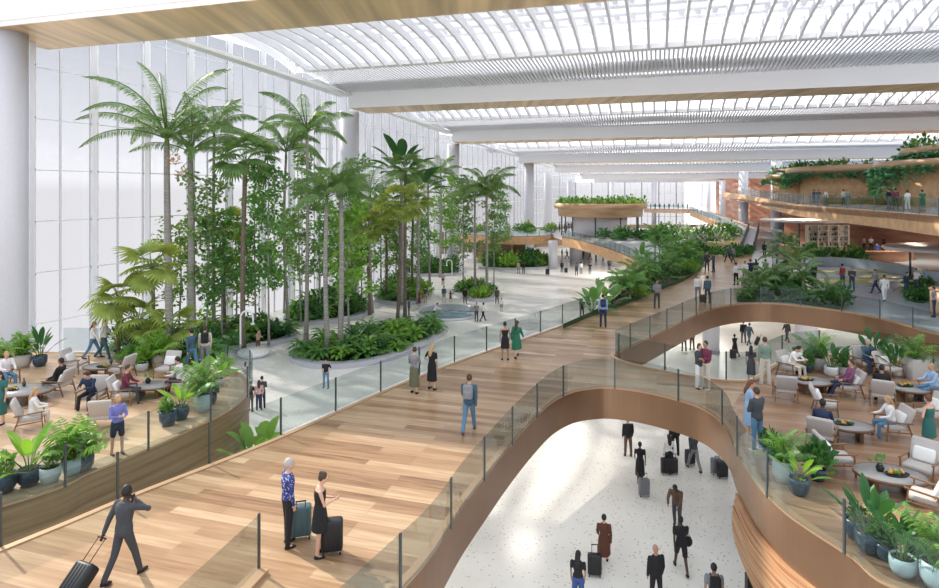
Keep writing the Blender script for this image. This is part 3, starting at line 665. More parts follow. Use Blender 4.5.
def fanleaf(Rr=0.9, n=20, m_='leaf_fan', pet=1.1, spread=1.35):
    """fan palm leaf: petiole along +X then radiating pleated blades"""
    mb = MB(); d = Vector((1, 0, 0.5)).normalized(); q = d*pet
    mb.tube([(0, 0, 0), q*.5+Vector((0, 0, .05)), q], [.025, .018, .014], 'stem_green', n=4, cap=False)
    for k in range(n):
        a = (k/(n-1)-.5)*2*spread*1.25; v = Vector((math.cos(a), math.sin(a), 0.18-0.1*abs(a)))
        blade(mb, q, v, Vector((0, 0, 1)), Rr*(1-.12*abs(a)/1.6)*U(.92, 1.05), Rr*.155, .55+.15*R(), m_, 4, prof=lambda t: .25+1.1*t if t < .6 else max(0, (1-t)/.4)*.9, fold=.25)
    return mb
def paddle(L=1.2, wd=.32, m_='leaf_dark', pet=.7, droop=.7):
    mb = MB(); q = Vector((pet*.3, 0, pet)); mb.tube([(0, 0, 0), q*.55+Vector((-.02, 0, 0)), q], [.022, .016, .012], 'stem_green', n=4, cap=False)
    blade(mb, q, Vector((.45, 0, 1)), Vector((0, 0, 1)) if False else Vector((-1, 0, .4)), L, wd, droop, m_, 6, fold=.16)
    return mb
def heartleaf(L=.8, wd=.62, m_='leaf_fresh', pet=.9):
    mb = MB(); q = Vector((pet*.45, 0, pet)); mb.tube([(0, 0, 0), q*.5, q], [.02, .016, .012], 'stem_green', n=4, cap=False)
    blade(mb, q-Vector((.1, 0, -.05)), Vector((1, 0, .1)), Vector((0, 0, 1)), L, wd, 1.2, m_, 5, prof=lambda t: (.75, 1.0, .95, .75, .42, 0)[min(5, int(t*5+.01))], fold=.1)
    return mb
ME = {}
def meshes(key, fn, n):
    if key not in ME: ME[key] = [fn().mesh(key, False) for _ in range(n)]
    return ME[key]
def trunk_mesh(H, r0, r1, m_='bark_grey', bend=0.25, rings=True, key=None):
    mb = MB(); n = 9; ax, ay = U(-bend, bend), U(-bend, bend)
    pts = [Vector((ax*math.sin(PI*i/n*.5)*H/10, ay*math.sin(PI*i/n)*H/12, H*i/n)) for i in range(n+1)]
    rs = [r0*1.35] + [r0+(r1-r0)*i/n for i in range(1, n+1)]; mb.tube(pts, rs, m_, n=10); return mb, pts[-1]
def crown(root, top, leaf_meshes, n, pitch=(-.9, .5), sc=(.85, 1.15), name='frond', twist=.3, off=.08):
    ga = U(0, 6.28)
    for i in range(n):
        a = ga + i*2.39996; q = i/(max(1, n-1)); pt = pitch[0]+(pitch[1]-pitch[0])*q
        link(name, random.choice(leaf_meshes), root, (top.x+math.cos(a)*off, top.y+math.sin(a)*off, top.z-(0.5*(1-q)*off*4)), Euler((U(-twist, twist), pt, a), 'XYZ'), U(*sc))
def feather_palm(x, y, z, H, label, group=None, L=3.0, n=13, r=.16, m_='leaf_palm', name='feather_palm', bark='bark_grey'):
    root = empty(name, (x, y, z), U(0, 6)); tag(root, label, 'palm tree', group)
    mb, top = trunk_mesh(H, r, r*.7, bark); mb.obj('trunk', root)
    mb = MB(); mb.tube([top-Vector((0, 0, .05)), top+Vector((0, 0, .8))], [r*.75, r*.35], 'stem_green', n=8); mb.obj('crownshaft', root)
    ms = meshes('frond_%s_%.1f' % (m_, L), lambda: feather(L, U(1.0, 1.8), 34 if L < 3.5 else 58, .24*L if L < 3.5 else .85, m_, .045+L*.004, hang=.5 if L < 3.5 else .8), 4)
    if 'tallest' in label or 'thick grey' in label or 'shade right' in label:
        mb = MB(); fluff(mb, top+Vector((.5, .2, -1.5)), .5, .5, .9, 90, .2, 'flower_orange'); mb.tube([top, top+Vector((.5, .2, -.6))], .03, 'stem_green', n=4); mb.obj('blossom', root, False)
    crown(root, top+Vector((0, 0, .7)), ms, n, (.35, -.75)); return root
def fan_palm(x, y, z, H, label, group=None, Rr=1.0, n=20, r=.17, m_='leaf_fan', pet=1.3, bark='bark_brown'):
    root = empty('fan_palm', (x, y, z), U(0, 6)); tag(root, label, 'palm tree', group)
    mb, top = trunk_mesh(H, r, r*.85, bark); mb.obj('trunk', root)
    ms = meshes('fan_%s_%.1f_%.1f' % (m_, Rr, pet), lambda: fanleaf(Rr, 18, m_, pet), 4)
    crown(root, top, ms, n, (.95, -.75), name='fan_leaf'); return root
def paddle_tree(x, y, z, H, label, group=None, L=1.5, wd=.5, n=14, m_='leaf_dark', name='bird_of_paradise', r=.09, pitch=(.9, -.1)):
    root = empty(name, (x, y, z), U(0, 6)); tag(root, label, 'plant', group)
    if H > 0.05:
        mb, top = trunk_mesh(H, r, r*.8, 'bark_grey'); mb.obj('trunk', root)
    else: top = Vector((0, 0, 0))
    ms = meshes('paddle_%s_%.1f_%.2f' % (m_, L, wd), lambda: paddle(L, wd, m_, L*.6), 4)
    crown(root, top, ms, n, pitch, name='leaf', twist=.15); return root
def slender_tree(x, y, z, H, label, group=None, m_='leaf_light', dens=1.0, spread=1.3, z_lo=.3):
    root = empty('slender_tree', (x, y, z), U(0, 6)); tag(root, label, 'tree', group)
    mb, top = trunk_mesh(H, .09, .03, 'bark_grey', .3)
    br = []
    nb = int(16*dens)
    for k in range(nb):
        zz = H*(z_lo+(1-z_lo)*(k+U(0, 1))/nb); a = k*2.4+U(-.4, .4); s_ = spread*(1.15-.6*(zz/H))*U(.3, 1.3); p = Vector((0, 0, zz-.3)); q = p+Vector((math.cos(a)*s_, math.sin(a)*s_, U(.1, 1.3)))
        mb.tube([p, q], [.02, .008], 'bark_grey', n=4, cap=False); br.append(q)
    mb.obj('trunk', root)
    mb = MB()
    for q in br:
        for j in range(3):
            c = q + Vector((U(-.5, .5), U(-.5, .5), U(-.6, .4)))
            for k in range(20):
                p = c + Vector((random.gauss(0, .34), random.gauss(0, .34), random.gauss(0, .26))); d = Vector((U(-1, 1), U(-1, 1), U(-.9, .4))).normalized(); e = d.cross(Vector((U(-1, 1), U(-1, 1), U(-1, 1)))).normalized(); s_ = U(.24, .46)
                mb.add([p, p+d*s_*.5+e*s_*.36, p+d*s_, p+d*s_*.5-e*s_*.36], [(0, 1, 2, 3)], m_, True)
    mb.obj('foliage', root, False); return root
def shrub_mesh(kind):
    mb = MB()
    if kind == 'broad':
        for k in range(26):
            a = k*2.4; t = k/26; d = Vector((math.cos(a), math.sin(a), 1.6-1.4*t)); blade(mb, Vector((math.cos(a)*.1, math.sin(a)*.1, .15+U(0, .35))), d, Vector((0, 0, 1)), U(.6, .95), U(.16, .26), 1.3, 'leaf_mid', 4)
    elif kind == 'light':
        for k in range(30):
            a = k*2.4; t = k/30; d = Vector((math.cos(a), math.sin(a), 1.4-1.2*t)); blade(mb, Vector((math.cos(a)*.12, math.sin(a)*.12, .1+U(0, .5))), d, Vector((0, 0, 1)), U(.5, .8), U(.14, .2), 1.2, 'leaf_fresh', 4)
    elif kind == 'dark':
        for k in range(24):
            a = k*2.4; t = k/24; d = Vector((math.cos(a), math.sin(a), 2-1.6*t)); blade(mb, Vector((math.cos(a)*.08, math.sin(a)*.08, .1)), d, Vector((0, 0, 1)), U(.8, 1.3), U(.14, .2), 1.0, 'leaf_dark', 5)
    elif kind == 'bush': 
        for j in range(5): fluff(mb, (U(-.4, .4), U(-.4, .4), .1), .55, .55, U(.6, 1.0), 50, .24, 'leaf_mid' if j % 2 else 'leaf_dark')
    elif kind == 'brightbush':
        for j in range(5): fluff(mb, (U(-.4, .4), U(-.4, .4), .1), .55, .55, U(.5, .9), 50, .24, 'leaf_fresh' if j % 2 else 'leaf_light')
    elif kind == 'flower':
        for j in range(5): fluff(mb, (U(-.4, .4), U(-.4, .4), .1), .6, .6, .8, 26, .24, 'leaf_mid'); fluff(mb, (U(-.4, .4), U(-.4, .4), .2), .6, .6, .9, 14, .2, 'flower_white')
    elif kind == 'fern':
        for k in range(13):
            f = feather(1.1, 1.5, 12, .3, 'leaf_mid', .055, rise=1.2); a = k*2.4; c_, s_ = math.cos(a), math.sin(a)
            mb.add([(v[0]*c_-v[1]*s_, v[0]*s_+v[1]*c_, v[2]) for v in f.v], f.f, 'leaf_mid', True)
    elif kind == 'autumn':
        for j in range(5): fluff(mb, (U(-.5, .5), U(-.5, .5), .1), .6, .6, U(.8, 1.2), 30, .25, 'leaf_brown' if j % 2 else 'leaf_mid')
    return mb
LBL = {'broad': 'broad-leaved green shrub', 'light': 'bright yellow-green leafy shrub', 'dark': 'dark strap-leaved shrub', 'bush': 'dense small-leaved green bush', 'brightbush': 'pale small-leaved bush', 'flower': 'green bush with white blossom', 'fern': 'arching green fern', 'autumn': 'russet and green bush'}
def shrub(kind, x, y, z, s_, where, group):
    me = random.choice(meshes('foliage_'+kind, lambda: shrub_mesh(kind), 3))
    o = link({'fern': 'fern'}.get(kind, 'shrub'), me, None, (x, y, z), Euler((0, 0, U(0, 6.3))), s_)
    tag(o, LBL[kind]+' '+where, 'fern' if kind == 'fern' else 'shrub', group+', '+kind); return o
def inside(p, poly):
    x, y = p.x, p.y; c = False; n = len(poly)
    for i in range(n):
        a, b = poly[i], poly[(i+1) % n]
        if (a.y > y) != (b.y > y) and x < (b.x-a.x)*(y-a.y)/(b.y-a.y)+a.x: c = not c
    return c
def scatter(poly, n, kinds, z, where, group, s_=(.8, 1.4), mind=.7):
    xs = [p.x for p in poly]; ys = [p.y for p in poly]; pts = []; t = 0
    while len(pts) < n and t < n*40:
        t += 1; p = Vector((U(min(xs), max(xs)), U(min(ys), max(ys)), z))
        if inside(p, poly) and all((p-q).length > mind for q in pts): pts.append(p)
    for p in pts: shrub(random.choice(kinds), p.x, p.y, z, U(*s_), where, group)
def planter(pts, z, label, where, kerbw=.9, h=.35, cover=True, km='kerb'):
    c = sum((Vector(p) for p in pts), Vector((0, 0, 0)))/len(pts); S = smooth([Vector((p[0], p[1], 0)) for p in pts], 6, True)
    inn = [p + (c-p).normalized()*kerbw for p in S]
    root = empty('planter', (c.x, c.y, z)); tag(root, label, 'planter')
    cl = [p-c for p in S]; il = [p-c for p in inn]; n = len(cl)
    mb = MB(); mb.add([(p.x, p.y, 0) for p in cl]+[(p.x, p.y, h) for p in cl]+[(p.x, p.y, h) for p in il]+[(p.x, p.y, .05) for p in il],
        [(k*n+i, k*n+(i+1) % n, (k+1)*n+(i+1) % n, (k+1)*n+i) for k in range(3) for i in range(n)], km); mb.obj('kerb', root)
    mb = MB(); mb.add([(p.x, p.y, h-.12) for p in il], tessellate_polygon([il]), 'soil'); mb.obj('soil', root)
    if cover:
        mb = MB(); xs = [p.x for p in inn]; ys = [p.y for p in inn]; k = 0
        N = min(2600, int((max(xs)-min(xs))*(max(ys)-min(ys))*14))
        while k < N:
            k += 1; p = Vector((U(min(xs), max(xs)), U(min(ys), max(ys)), z+h-.1))
            if inside(p, inn):
                a = U(0, 6.3); d = Vector((math.cos(a), math.sin(a), U(.5, 1.2))).normalized(); e = Vector((-d.y, d.x, 0)).normalized(); s_ = U(.2, .42)
                mb.add([p, p+d*s_*.5+e*s_*.25, p+d*s_, p+d*s_*.5-e*s_*.25], [(0, 1, 2, 3)], 'leaf_mid' if R() < .4 else 'leaf_dark', True)
        o = mb.obj('ground_cover', None, False); tag(o, 'low green ground cover '+where, 'ground cover', None, 'stuff')
    return inn
V3 = lambda x, y: Vector((x, y, 0))
# --- planters of the lower hall
p1 = planter([V3(-13.6, 46.8), V3(-12, 43.8), V3(-9, 43.0), V3(-5.6, 45.3), V3(-3.2, 50), V3(-1.9, 55.5), V3(-4, 58.2), V3(-8, 55.5), V3(-12, 51)], LOW, 'oval grey-kerbed planter in the middle of the hall', 'in the middle oval planter')
p2 = planter([V3(-27, 45.5), V3(-22, 46.3), V3(-18, 47.5), V3(-14.7, 50.8), V3(-15.2, 54), V3(-19, 56), V3(-25, 55), V3(-28, 50)], LOW, 'grey-kerbed planter behind the left lounge terrace', 'in the planter behind the left terrace')
p3 = planter([V3(-17.4, 58), V3(-15, 57), V3(-11, 59.5), V3(-10.3, 64), V3(-12, 69), V3(-16, 68), V3(-18, 63)], LOW, 'kerbed planter behind the middle oval one, near the windows', 'in the planter near the windows')
p4 = planter([V3(-10.2, 69), V3(-7.5, 67), V3(-5.0, 69.5), V3(-4.6, 76), V3(-6.5, 83), V3(-10.5, 84), V3(-11.6, 76)], LOW, 'long planter beyond the middle oval one, left of the pond', 'in the planter left of the pond')
p5 = planter([V3(-1.0, 71.8), V3(.8, 69.2), V3(2.8, 70.2), V3(3.6, 75), V3(2, 79.5), V3(-1, 79), V3(-2, 75)], LOW, 'round planter with grey kerb just beyond the pond', 'in the round planter beyond the pond')
p6 = planter([V3(-10, 91.5), V3(-5, 90), V3(-1.5, 92), V3(-1, 98), V3(-5, 101), V3(-10, 98)], LOW, 'distant kerbed planter in front of the tall windows', 'in the distant window planter')
p7 = planter([V3(1.5, 99.5), V3(6, 97.6), V3(11, 98.5), V3(14, 102), V3(12, 105), V3(3, 106)], LOW, 'planting bed below the curved far platform', 'in the bed below the curved platform')
scatter(p1, 56, ['broad', 'light', 'dark', 'fern', 'light', 'broad'], LOW+.25, 'in the middle oval planter', 'shrubs of the middle oval planter', (.9, 1.7), .8)
scatter(p2, 34, ['broad', 'bush', 'dark', 'fern', 'light'], LOW+.25, 'in the planter behind the left terrace', 'shrubs behind the left terrace', (1.2, 2.3), .9)
scatter(p3, 22, ['broad', 'bush', 'light', 'dark'], LOW+.25, 'in the planter near the windows', 'shrubs near the windows', (1.2, 2.4), .9)
scatter(p4, 22, ['bush', 'brightbush', 'broad', 'fern'], LOW+.25, 'in the planter left of the pond', 'shrubs left of the pond', (1.1, 2.0), 1.0)
scatter(p5, 17, ['bush', 'brightbush', 'broad'], LOW+.25, 'in the round planter beyond the pond', 'shrubs beyond the pond', (1.0, 2.0), .8)
scatter(p6, 12, ['bush', 'brightbush'], LOW+.25, 'in the distant window planter', 'shrubs by the distant windows', (1.3, 2.2), 1.2)
scatter(p7, 22, ['bush', 'autumn', 'bush', 'brightbush'], LOW+.25, 'in the bed below the curved platform', 'shrubs below the curved platform', (1.5, 2.6), 1.1)
# --- tall trees: base seen at (px, D) on the lower floor, crown height
def B(px, D): q = Q(px, D, LOW); return q.x, q.y, LOW+.2
def Ht(py, D): return CZ + (HY-py)*D/F - LOW - .2
G1 = 'tall feather palms of the hall planting'
for px, D, py, L, n, r, lab in ((170, 47, 136, 7.4, 17, .30, 'tallest feather palm, long fronds arching to the left glass wall'), (192, 48.5, 150, 5.2, 14, .30, 'thick grey feather palm right of the tallest one'),
        (306, 50.5, 130, 4.6, 14, .17, 'slender feather palm whose tuft nearly touches the skylight edge'), (289, 54, 150, 4.2, 13, .15, 'feather palm just left of the highest slender one'),
        (328, 47.0, 195, 3.6, 12, .20, 'feather palm rooted at the left end of the middle oval planter'), (340, 47.4, 188, 3.6, 12, .22, 'grey-trunked feather palm beside the tall white column'),
        (475, 74, 196, 4.0, 13, .17, 'left of the twin feather palms beyond the pond'), (487, 73, 188, 4.6, 14, .19, 'right of the twin feather palms beyond the pond'),
        (440, 88, 172, 4.0, 12, .16, 'distant feather palm before the far windows'), (430, 79, 182, 3.6, 12, .15, 'shorter distant feather palm left of the pond'),
        (214, 52, 128, 3.6, 13, .16, 'feather palm behind the fan palms on the left'), (372, 62, 190, 3.4, 11, .16, 'feather palm in the shade right of the white column')):
    x, y, z = B(px, D); feather_palm(x, y, z, Ht(py, D)-.7, lab, None, L, n, r)
for px, D, py, Rr, n, r, lab, pet in ((243, 47.5, 160, 1.45, 22, .2, 'large fan palm with a dark trunk in the left planting', 1.5), (397, 55, 205, 1.35, 20, .17, 'fan palm growing from the right end of the oval planter', 1.3),
        (370, 61, 228, 1.3, 16, .15, 'lower fan palm behind the middle oval planter', 1.2), (386, 71, 215, 1.5, 18, .17, 'fan palm in the planter left of the pond', 1.3), (412, 74, 200, 1.5, 18, .17, 'higher fan palm near the pond planter', 1.3),
        (225, 52, 225, 1.2, 16, .15, 'low fan palm under the large one on the left', 1.1), (405, 60, 170, 1.3, 18, .16, 'tall fan palm beside the dark paddle-leaved tree', 1.2)):
    x, y, z = B(px, D); fan_palm(x, y, z, Ht(py, D), lab, None, Rr, n, r, 'leaf_palm' if px in (243, 405) else 'leaf_fan', pet)
x, y, z = B(402, 67); paddle_tree(x, y, z, Ht(176, 67), 'tall tree with big dark paddle leaves under the ceiling', None, 3.0, 1.05, 16, 'leaf_dark', r=.2, pitch=(1.15, .05))
x, y, z = B(418, 67); paddle_tree(x, y, z, Ht(196, 67), 'second dark paddle-leaved tree, a little lower', None, 2.7, 1.0, 14, 'leaf_dark', r=.18, pitch=(1.15, .05))
sl = [(269, 49, 185), (256, 53, 205), (301, 57, 170), (320, 60, 190), (350, 50, 215), (362, 64, 215), (381, 73, 200), (205, 49, 200), (222, 50, 235), (396, 76, 240), (440, 92, 200), (452, 93, 190), (463, 78, 190), (494, 76, 190), (500, 104, 200), (284, 62, 230), (336, 63, 235), (355, 66, 180), (236, 55, 250), (420, 80, 225), (178, 52, 240)]
for i, (px, D, py) in enumerate(sl):
    x, y, z = B(px, D)
    wh = 'behind the left lounge terrace' if px < 290 and D < 56 else ('between the middle oval planter and the windows' if px < 400 and D < 70 else 'beyond the pond and its planters')
    slender_tree(x, y, z, Ht(py, D)+1.5, 'slender small-leaved tree '+wh, 'slender trees '+wh, random.choice(['leaf_light', 'leaf_mid', 'leaf_fresh', 'leaf_palm']), 1.3, 1.5)
# --- left terrace fan palms and plants at its hall edge
for px, py, H, Rr, lab in ((119, 356, 2.7, .95, 'leftmost broad fan palm on the left terrace'), (152, 357, 4.1, 1.0, 'taller fan palm in the middle of the terrace trio'), (138, 358, 1.7, .85, 'lowest fan palm between the terrace pair'), (172, 360, 1.4, .75, 'dark fan palm at the terrace end beside the strollers')):
    q = P(px, py); fan_palm(q.x, q.y, 0, H, lab, None, Rr, 13, .09, 'leaf_fan', .65)
for i in range(20):
    q = P(U(128, 215), U(354, 362)); shrub(random.choice(['broad', 'light', 'brightbush', 'fern']), q.x, q.y, 0, U(.7, 1.3), 'along the far edge of the left terrace', 'shrubs on the far edge of the left terrace')
# big leaves in the gap beside the deck
for px, D, n in ((256, 21.0, 9), (266, 21.6, 9), (249, 20.6, 7)):
    q = Q(px, D, -2.2); root = empty('giant_leaf_plant', q); tag(root, {256: 'giant-leaved plant rising beside the deck railing', 266: 'giant-leaved plant farthest along the deck railing', 249: 'giant-leaved plant nearest the terrace timber edge'}[px], 'plant')
    crown(root, Vector((0, 0, 0)), meshes('bigpaddle', lambda: paddle(.9, .42, 'leaf_fresh', .8, .9), 3), n, (.6, -.1), name='leaf')
    mb = MB(); mb.tube([(0, 0, -2.6), (0, 0, .2)], [.1, .05], 'stem_green', n=6); mb.obj('stem', root)
# --- long planted bed on the deck (right of the railing), curved edge
bedpts = [P(563, 328.5), P(590, 317), P(625, 305), P(655, 292), P(685, 280), P(701, 268), P(704, 256), P(695, 247), P(672, 248)] + [Vector((20.0, 64.5, 0)), Vector((15.7, 55, 0)), Vector((11.2, 45, 0)), Vector((8.4, 39, 0))]
bed = planter([V3(p.x, p.y) for p in bedpts], 0.0, 'long green planted bed along the timber deck', 'in the long deck bed', .12, .25, True, 'leaf_ground')
scatter(bed, 62, ['broad', 'fern', 'dark', 'bush', 'light', 'brightbush'], .1, 'in the long deck bed', 'shrubs of the long deck bed', (.7, 1.25), .9)
for i, (px, py, H, nm) in enumerate(((592, 312, 0, 'paddle'), (607, 306, 0, 'paddle'), (622, 298, .2, 'palm'), (636, 290, .6, 'palm'), (650, 284, .8, 'palm'), (641, 276, 1.2, 'paddle'), (660, 270, 1.4, 'palm'), (668, 278, .5, 'palm'), (683, 268, .6, 'palm'), (690, 258, .6, 'palm'), (672, 262, 1.4, 'paddle'), (630, 300, .3, 'palm'), (655, 260, 2.0, 'palm'))):
    q = P(px, py); wh = ('nearest the deck railing', 'second from the deck railing', 'among the first ferns', 'behind the first ferns', 'midway along', 'tall on the hall side', 'tall in the middle', 'on the deck side midway', 'near the far deck corner', 'at the far end', 'rising above the far part', 'beside the man at the bed', 'highest of all')[i]
    if nm == 'palm': feather_palm(q.x, q.y, .1, H, 'low feather palm in the deck bed, '+wh, None, 1.7, 12, .09, 'leaf_mid')
    else: paddle_tree(q.x, q.y, .1, H, 'broad-leaved plant in the deck bed, '+wh, None, 1.1, .48, 12, 'leaf_mid', r=.06)
# --- green bed on the plaza edge above the bronze band
pb = planter([V3(*P(a, b).xy) for a, b in ((737, 301.5), (760, 302), (790, 303), (820, 307), (842, 309.5), (836, 303), (812, 296), (800, 284), (778, 278), (762, 284), (748, 293))], 0, 'green bed on the plaza above the bronze band', 'in the plaza bed', .1, .2, True, 'leaf_ground')
scatter(pb, 30, ['bush', 'broad', 'fern', 'dark'], .1, 'in the plaza bed', 'shrubs of the plaza bed', (.7, 1.3), .9)
for px, py, H in ((777, 284, 1.6), (792, 288, 1.2), (803, 293, .8), (785, 276, 2.2), (768, 290, .4), (829, 304, 0), (758, 296, .2), (800, 279, 1.4)):
    q = P(px, py); feather_palm(q.x, q.y, .1, H, 'low feather palm in the plaza bed '+{777: 'on its left side', 792: 'at its centre', 803: 'right of centre', 785: 'tallest at the back', 768: 'beside the travel path', 829: 'at its narrow right tip', 758: 'nearest the timber deck', 800: 'at the back right'}[px], None, 1.6, 12, .09, 'leaf_palm')
gb = planter([V3(*P(a, b).xy) for a, b in ((905, 298), (918, 303), (930, 300), (928, 288), (915, 285), (906, 290))], 0, 'small green bed beside the round amber bar', 'beside the round amber bar', .08, .15, True, 'leaf_ground')
scatter(gb, 14, ['bush', 'broad'], .1, 'beside the round amber bar', 'shrubs beside the round bar', (.7, 1.1), .6)
# shrubs in front of the kiosk
for px, py, s_ in ((812, 262, 2.0), (822, 263, 1.3), (838, 263, 1.5), (848, 263, 1.9), (856, 264, 1.6), (806, 258, 1.6)):
    q = P(px, py); shrub('bush', q.x, q.y, 0, s_, 'in front of the kiosk counter', 'bushes before the kiosk')
# flower beds and yellow planter wall far ahead
yb = empty('planter_wall', (0, 0, 0)); tag(yb, 'pale yellow planter wall below the far flower bushes', 'planter')
mb = MB(); ys = [P(707, 249), P(717, 251), P(729, 252)]; mb.ribbon([Vector((p.x, p.y, 0)) for p in ys], 0, 1.0, .5, 'yellow_stone'); mb.obj('front_panel', yb)
for i in range(26):
    q = P(U(648, 728), U(236, 247)); q.z = .3 if q.y < 90 else 0
    shrub(random.choice(['flower', 'flower', 'bush', 'bush']), q.x, q.y, 0, U(1.5, 2.6), 'in the far flower planting', 'far flower planting')
for i in range(14):
    q = P(U(700, 752), U(252, 258)); shrub('bush', q.x, q.y, 0, U(.7, 1.3), 'along the far end of the timber deck', 'bushes at the deck end')
# plants on the far platform and round the pavilion
for i in range(12):
    q = Q(U(462, 552), U(112, 118), 0); shrub(random.choice(['bush', 'brightbush', 'fern', 'light']), q.x, q.y, -.03, U(1.2, 2.0), 'on the curved far platform', 'plants on the far platform')
for i in range(9):
    q = Q(U(588, 645), U(95, 99), 0); shrub(random.choice(['bush', 'fern', 'bush']), q.x, q.y, -.02, U(1.4, 2.2), 'in front of the garden pavilion', 'bushes before the pavilion')
# arched white lamps
def arch_lamp(x, y, z, H, rz, lab):
    root = empty('arched_lamp', (x, y, z), rz); tag(root, lab, 'lamp'); r = H*.14
    pts = [Vector((0, 0, 0)), Vector((0, 0, H-r))] + [Vector((r-r*math.cos(PI*k/10), 0, H-r+r*math.sin(PI*k/10))) for k in range(1, 11)] + [Vector((2*r, 0, H-r*1.9))]
    mb = MB(); mb.tube(pts, .07, 'white_metal', n=8); mb.obj('pole', root)
    mb = MB(); mb.lathe([(.16, -.1), (.1, 0)], 'lamp_lens', (2*r, 0, H-r*1.9), 10); mb.obj('lamp_head', root)
for px, py, top, rz, lab in ((240.5, 356, 311, 0, 'white arched lamp post right of the left terrace'), (411, 286, 264, 0, 'white arched lamp post near the pond planter'), (452, 279, 260, PI, 'farthest white arched lamp post before the windows')):
    q = P(px, py, LOW); arch_lamp(q.x, q.y, LOW, (py-top)*q.y/F, rz, lab)
# ================================================================ FURNITURE
def parts_mesh(key, defs):
    if key not in ME:
        L = []
        for nm, fn in defs:
            mb = MB(); fn(mb); L.append((nm, mb.mesh(nm)))
        ME[key] = L
    return ME[key]
def chair(px, py, a, label, group, pillow=True, z=0):
    q = P(px, py, z); root = empty('lounge_chair', (q.x, q.y, z), math.radians(a)); tag(root, label, 'chair', group)
    back_ax = (Vector((1, 0, 0)), Vector((0, .93, .37)).normalized(), Vector((0, -.37, .93)).normalized())
    def side(s):
        def f(mb):
            x = .36*s
            mb.bar((x, .34, 0), (x, .30, .56), .035, 'chair_wood'); mb.bar((x, -.42, 0), (x, -.26, .50), .035, 'chair_wood')
            mb.bar((x, .38, .57), (x, -.40, .52), .05, 'chair_wood', h=.03); mb.bar((x, .32, .28), (x, -.38, .24), .03, 'chair_wood')
        return f
    defs = [('side_frame', side(-1)), ('side_frame', side(1)),
            ('seat', lambda mb: mb.bbox((0, 0, .36), (.66, .68, .13), 'chair_fabric', .04)),
            ('backrest', lambda mb: mb.bbox((0, -.36, .66), (.68, .12, .62), 'chair_fabric', .05, back_ax))]
    for nm, me in parts_mesh('chair', defs): link(nm, me, root)
    if pillow: link('cushion', parts_mesh('cush', [('cushion', lambda mb: mb.bbox((0, -.22, .60), (.50, .14, .36), 'cushion_white', .06, back_ax))])[0][1], root)
    return root
def table(px, py, label, rx=1.15, ry=.75, a=0, z=0):
    q = P(px, py, z+.42); root = empty('coffee_table', (q.x, q.y, z), a); tag(root, label, 'table')
    mb = MB(); mb.lathe([(0, .40), (.95, .40), (.95, .425), (0, .425)], 'table_stone', n=40, sx=rx, sy=ry); mb.obj('tabletop', root)
    mb = MB(); mb.lathe([(.93, .36), (1.0, .36), (1.0, .43), (.95, .43), (.93, .36)], 'table_rim', n=40, sx=rx, sy=ry); mb.obj('rim', root)
    for s in (-1, 1): mb = MB(); mb.bbox((s*rx*.45, 0, .18), (.12, ry*.9, .37), 'table_rim', .02); mb.obj('leg', root)
    return root, q
def decor(px, py, z, kind, label):
    q = P(px, py, z); mb = MB()
    if kind == 'bottle': mb.lathe([(.055, 0), (.06, .14), (.022, .2), (.02, .3)], 'glass_bottle', n=12); o = mb.obj('bottle'); c = 'bottle'
    elif kind == 'vase':
        root = empty('vase', q); tag(root, label, 'vase'); mb.lathe([(.07, 0), (.10, .09), (.06, .17), (.05, .2)], 'dark_metal', n=14); mb.obj('body', root)
        mb = MB(); fluff(mb, (0, 0, .22), .16, .16, .12, 22, .12, 'leaf_mid'); mb.obj('greenery', root, False); return
    else:
        root = empty('fruit_tray', q); tag(root, label, 'tray'); mb.lathe([(0, 0), (.26, .0), (.30, .04), (.26, .02), (0, .02)], 'dark_metal', n=20, sy=.6); mb.obj('tray', root)
        for k in range(9): mb = MB(); mb.ball((U(-.18, .18), U(-.08, .08), .06+.03*(k % 2)), .045, 'fruit' if k % 3 else 'leaf_fresh', 8); mb.obj('fruit', root)
        return
    o.location = q; tag(o, label, c)
RL, LL_ = 'lounge chairs of the right lounge', 'lounge chairs of the left terrace'
for px, py, a, lab, pl in ((826, 414, -117, 'grey lounge chair with white cushion behind the seated man in navy', True), (822, 446, -37, 'grey lounge chair holding the man in dark jacket, back turned', False), (892, 437, 85, 'lounge chair with white cushion beneath the blonde woman in white', True),
    (836, 470, -100, 'empty lounge chair beside the dark plant, white cushion against its back', True), (921, 480, 127, 'empty lounge chair with white cushion right of the nearest oval table', True), (927, 512, 45, 'lounge chair nearest the camera at the near oval table', True), (932, 424, 100, 'lounge chair with cushions behind the woman in teal', True),
    (785, 399, -20, 'empty grey lounge chair with its back turned by the third table', False), (791, 376, -150, 'lounge chair under the man in white by the palm pots', True), (848, 396, 80, 'lounge chair with white cushion behind the person in plaid', True), (882, 404, -30, 'grey lounge chair under the man in black by the far table', False),
    (889, 377, -160, 'empty pale lounge chair at the far side of the far table', True), (935, 401, 85, 'lounge chair at the right picture edge beside the far table', True), (866, 371, 180, 'lounge chair beneath the grey-haired guest by the dark strelitzia', False)):
    chair(px, py, a, lab, RL, pl)
for px, py, a, lab, pl in ((76, 372, -90, 'empty lounge chair left of the small round terrace table', True), (121, 378, 80, 'empty lounge chair with its back to the standing plants', False), (58, 394, 90, 'lounge chair with white cushion behind the man in black', True), (31, 428, -60, 'lounge chair of the blonde woman with white blouse', False),
    (92, 406, 180, 'lounge chair under the man bent over his phone', False), (104, 426, 15, 'empty lounge chair with white cushion facing away from the camera', True), (124, 403, -80, 'lounge chair beneath the person in maroon', True), (167, 377, 170, 'empty grey lounge chair before the terrace shrubs', True), (181, 393, 90, 'lounge chair of the man in a white shirt', True), (5, 386, -120, 'lounge chair behind the big table at the left edge', True)):
    chair(px, py, a, lab, LL_, pl)
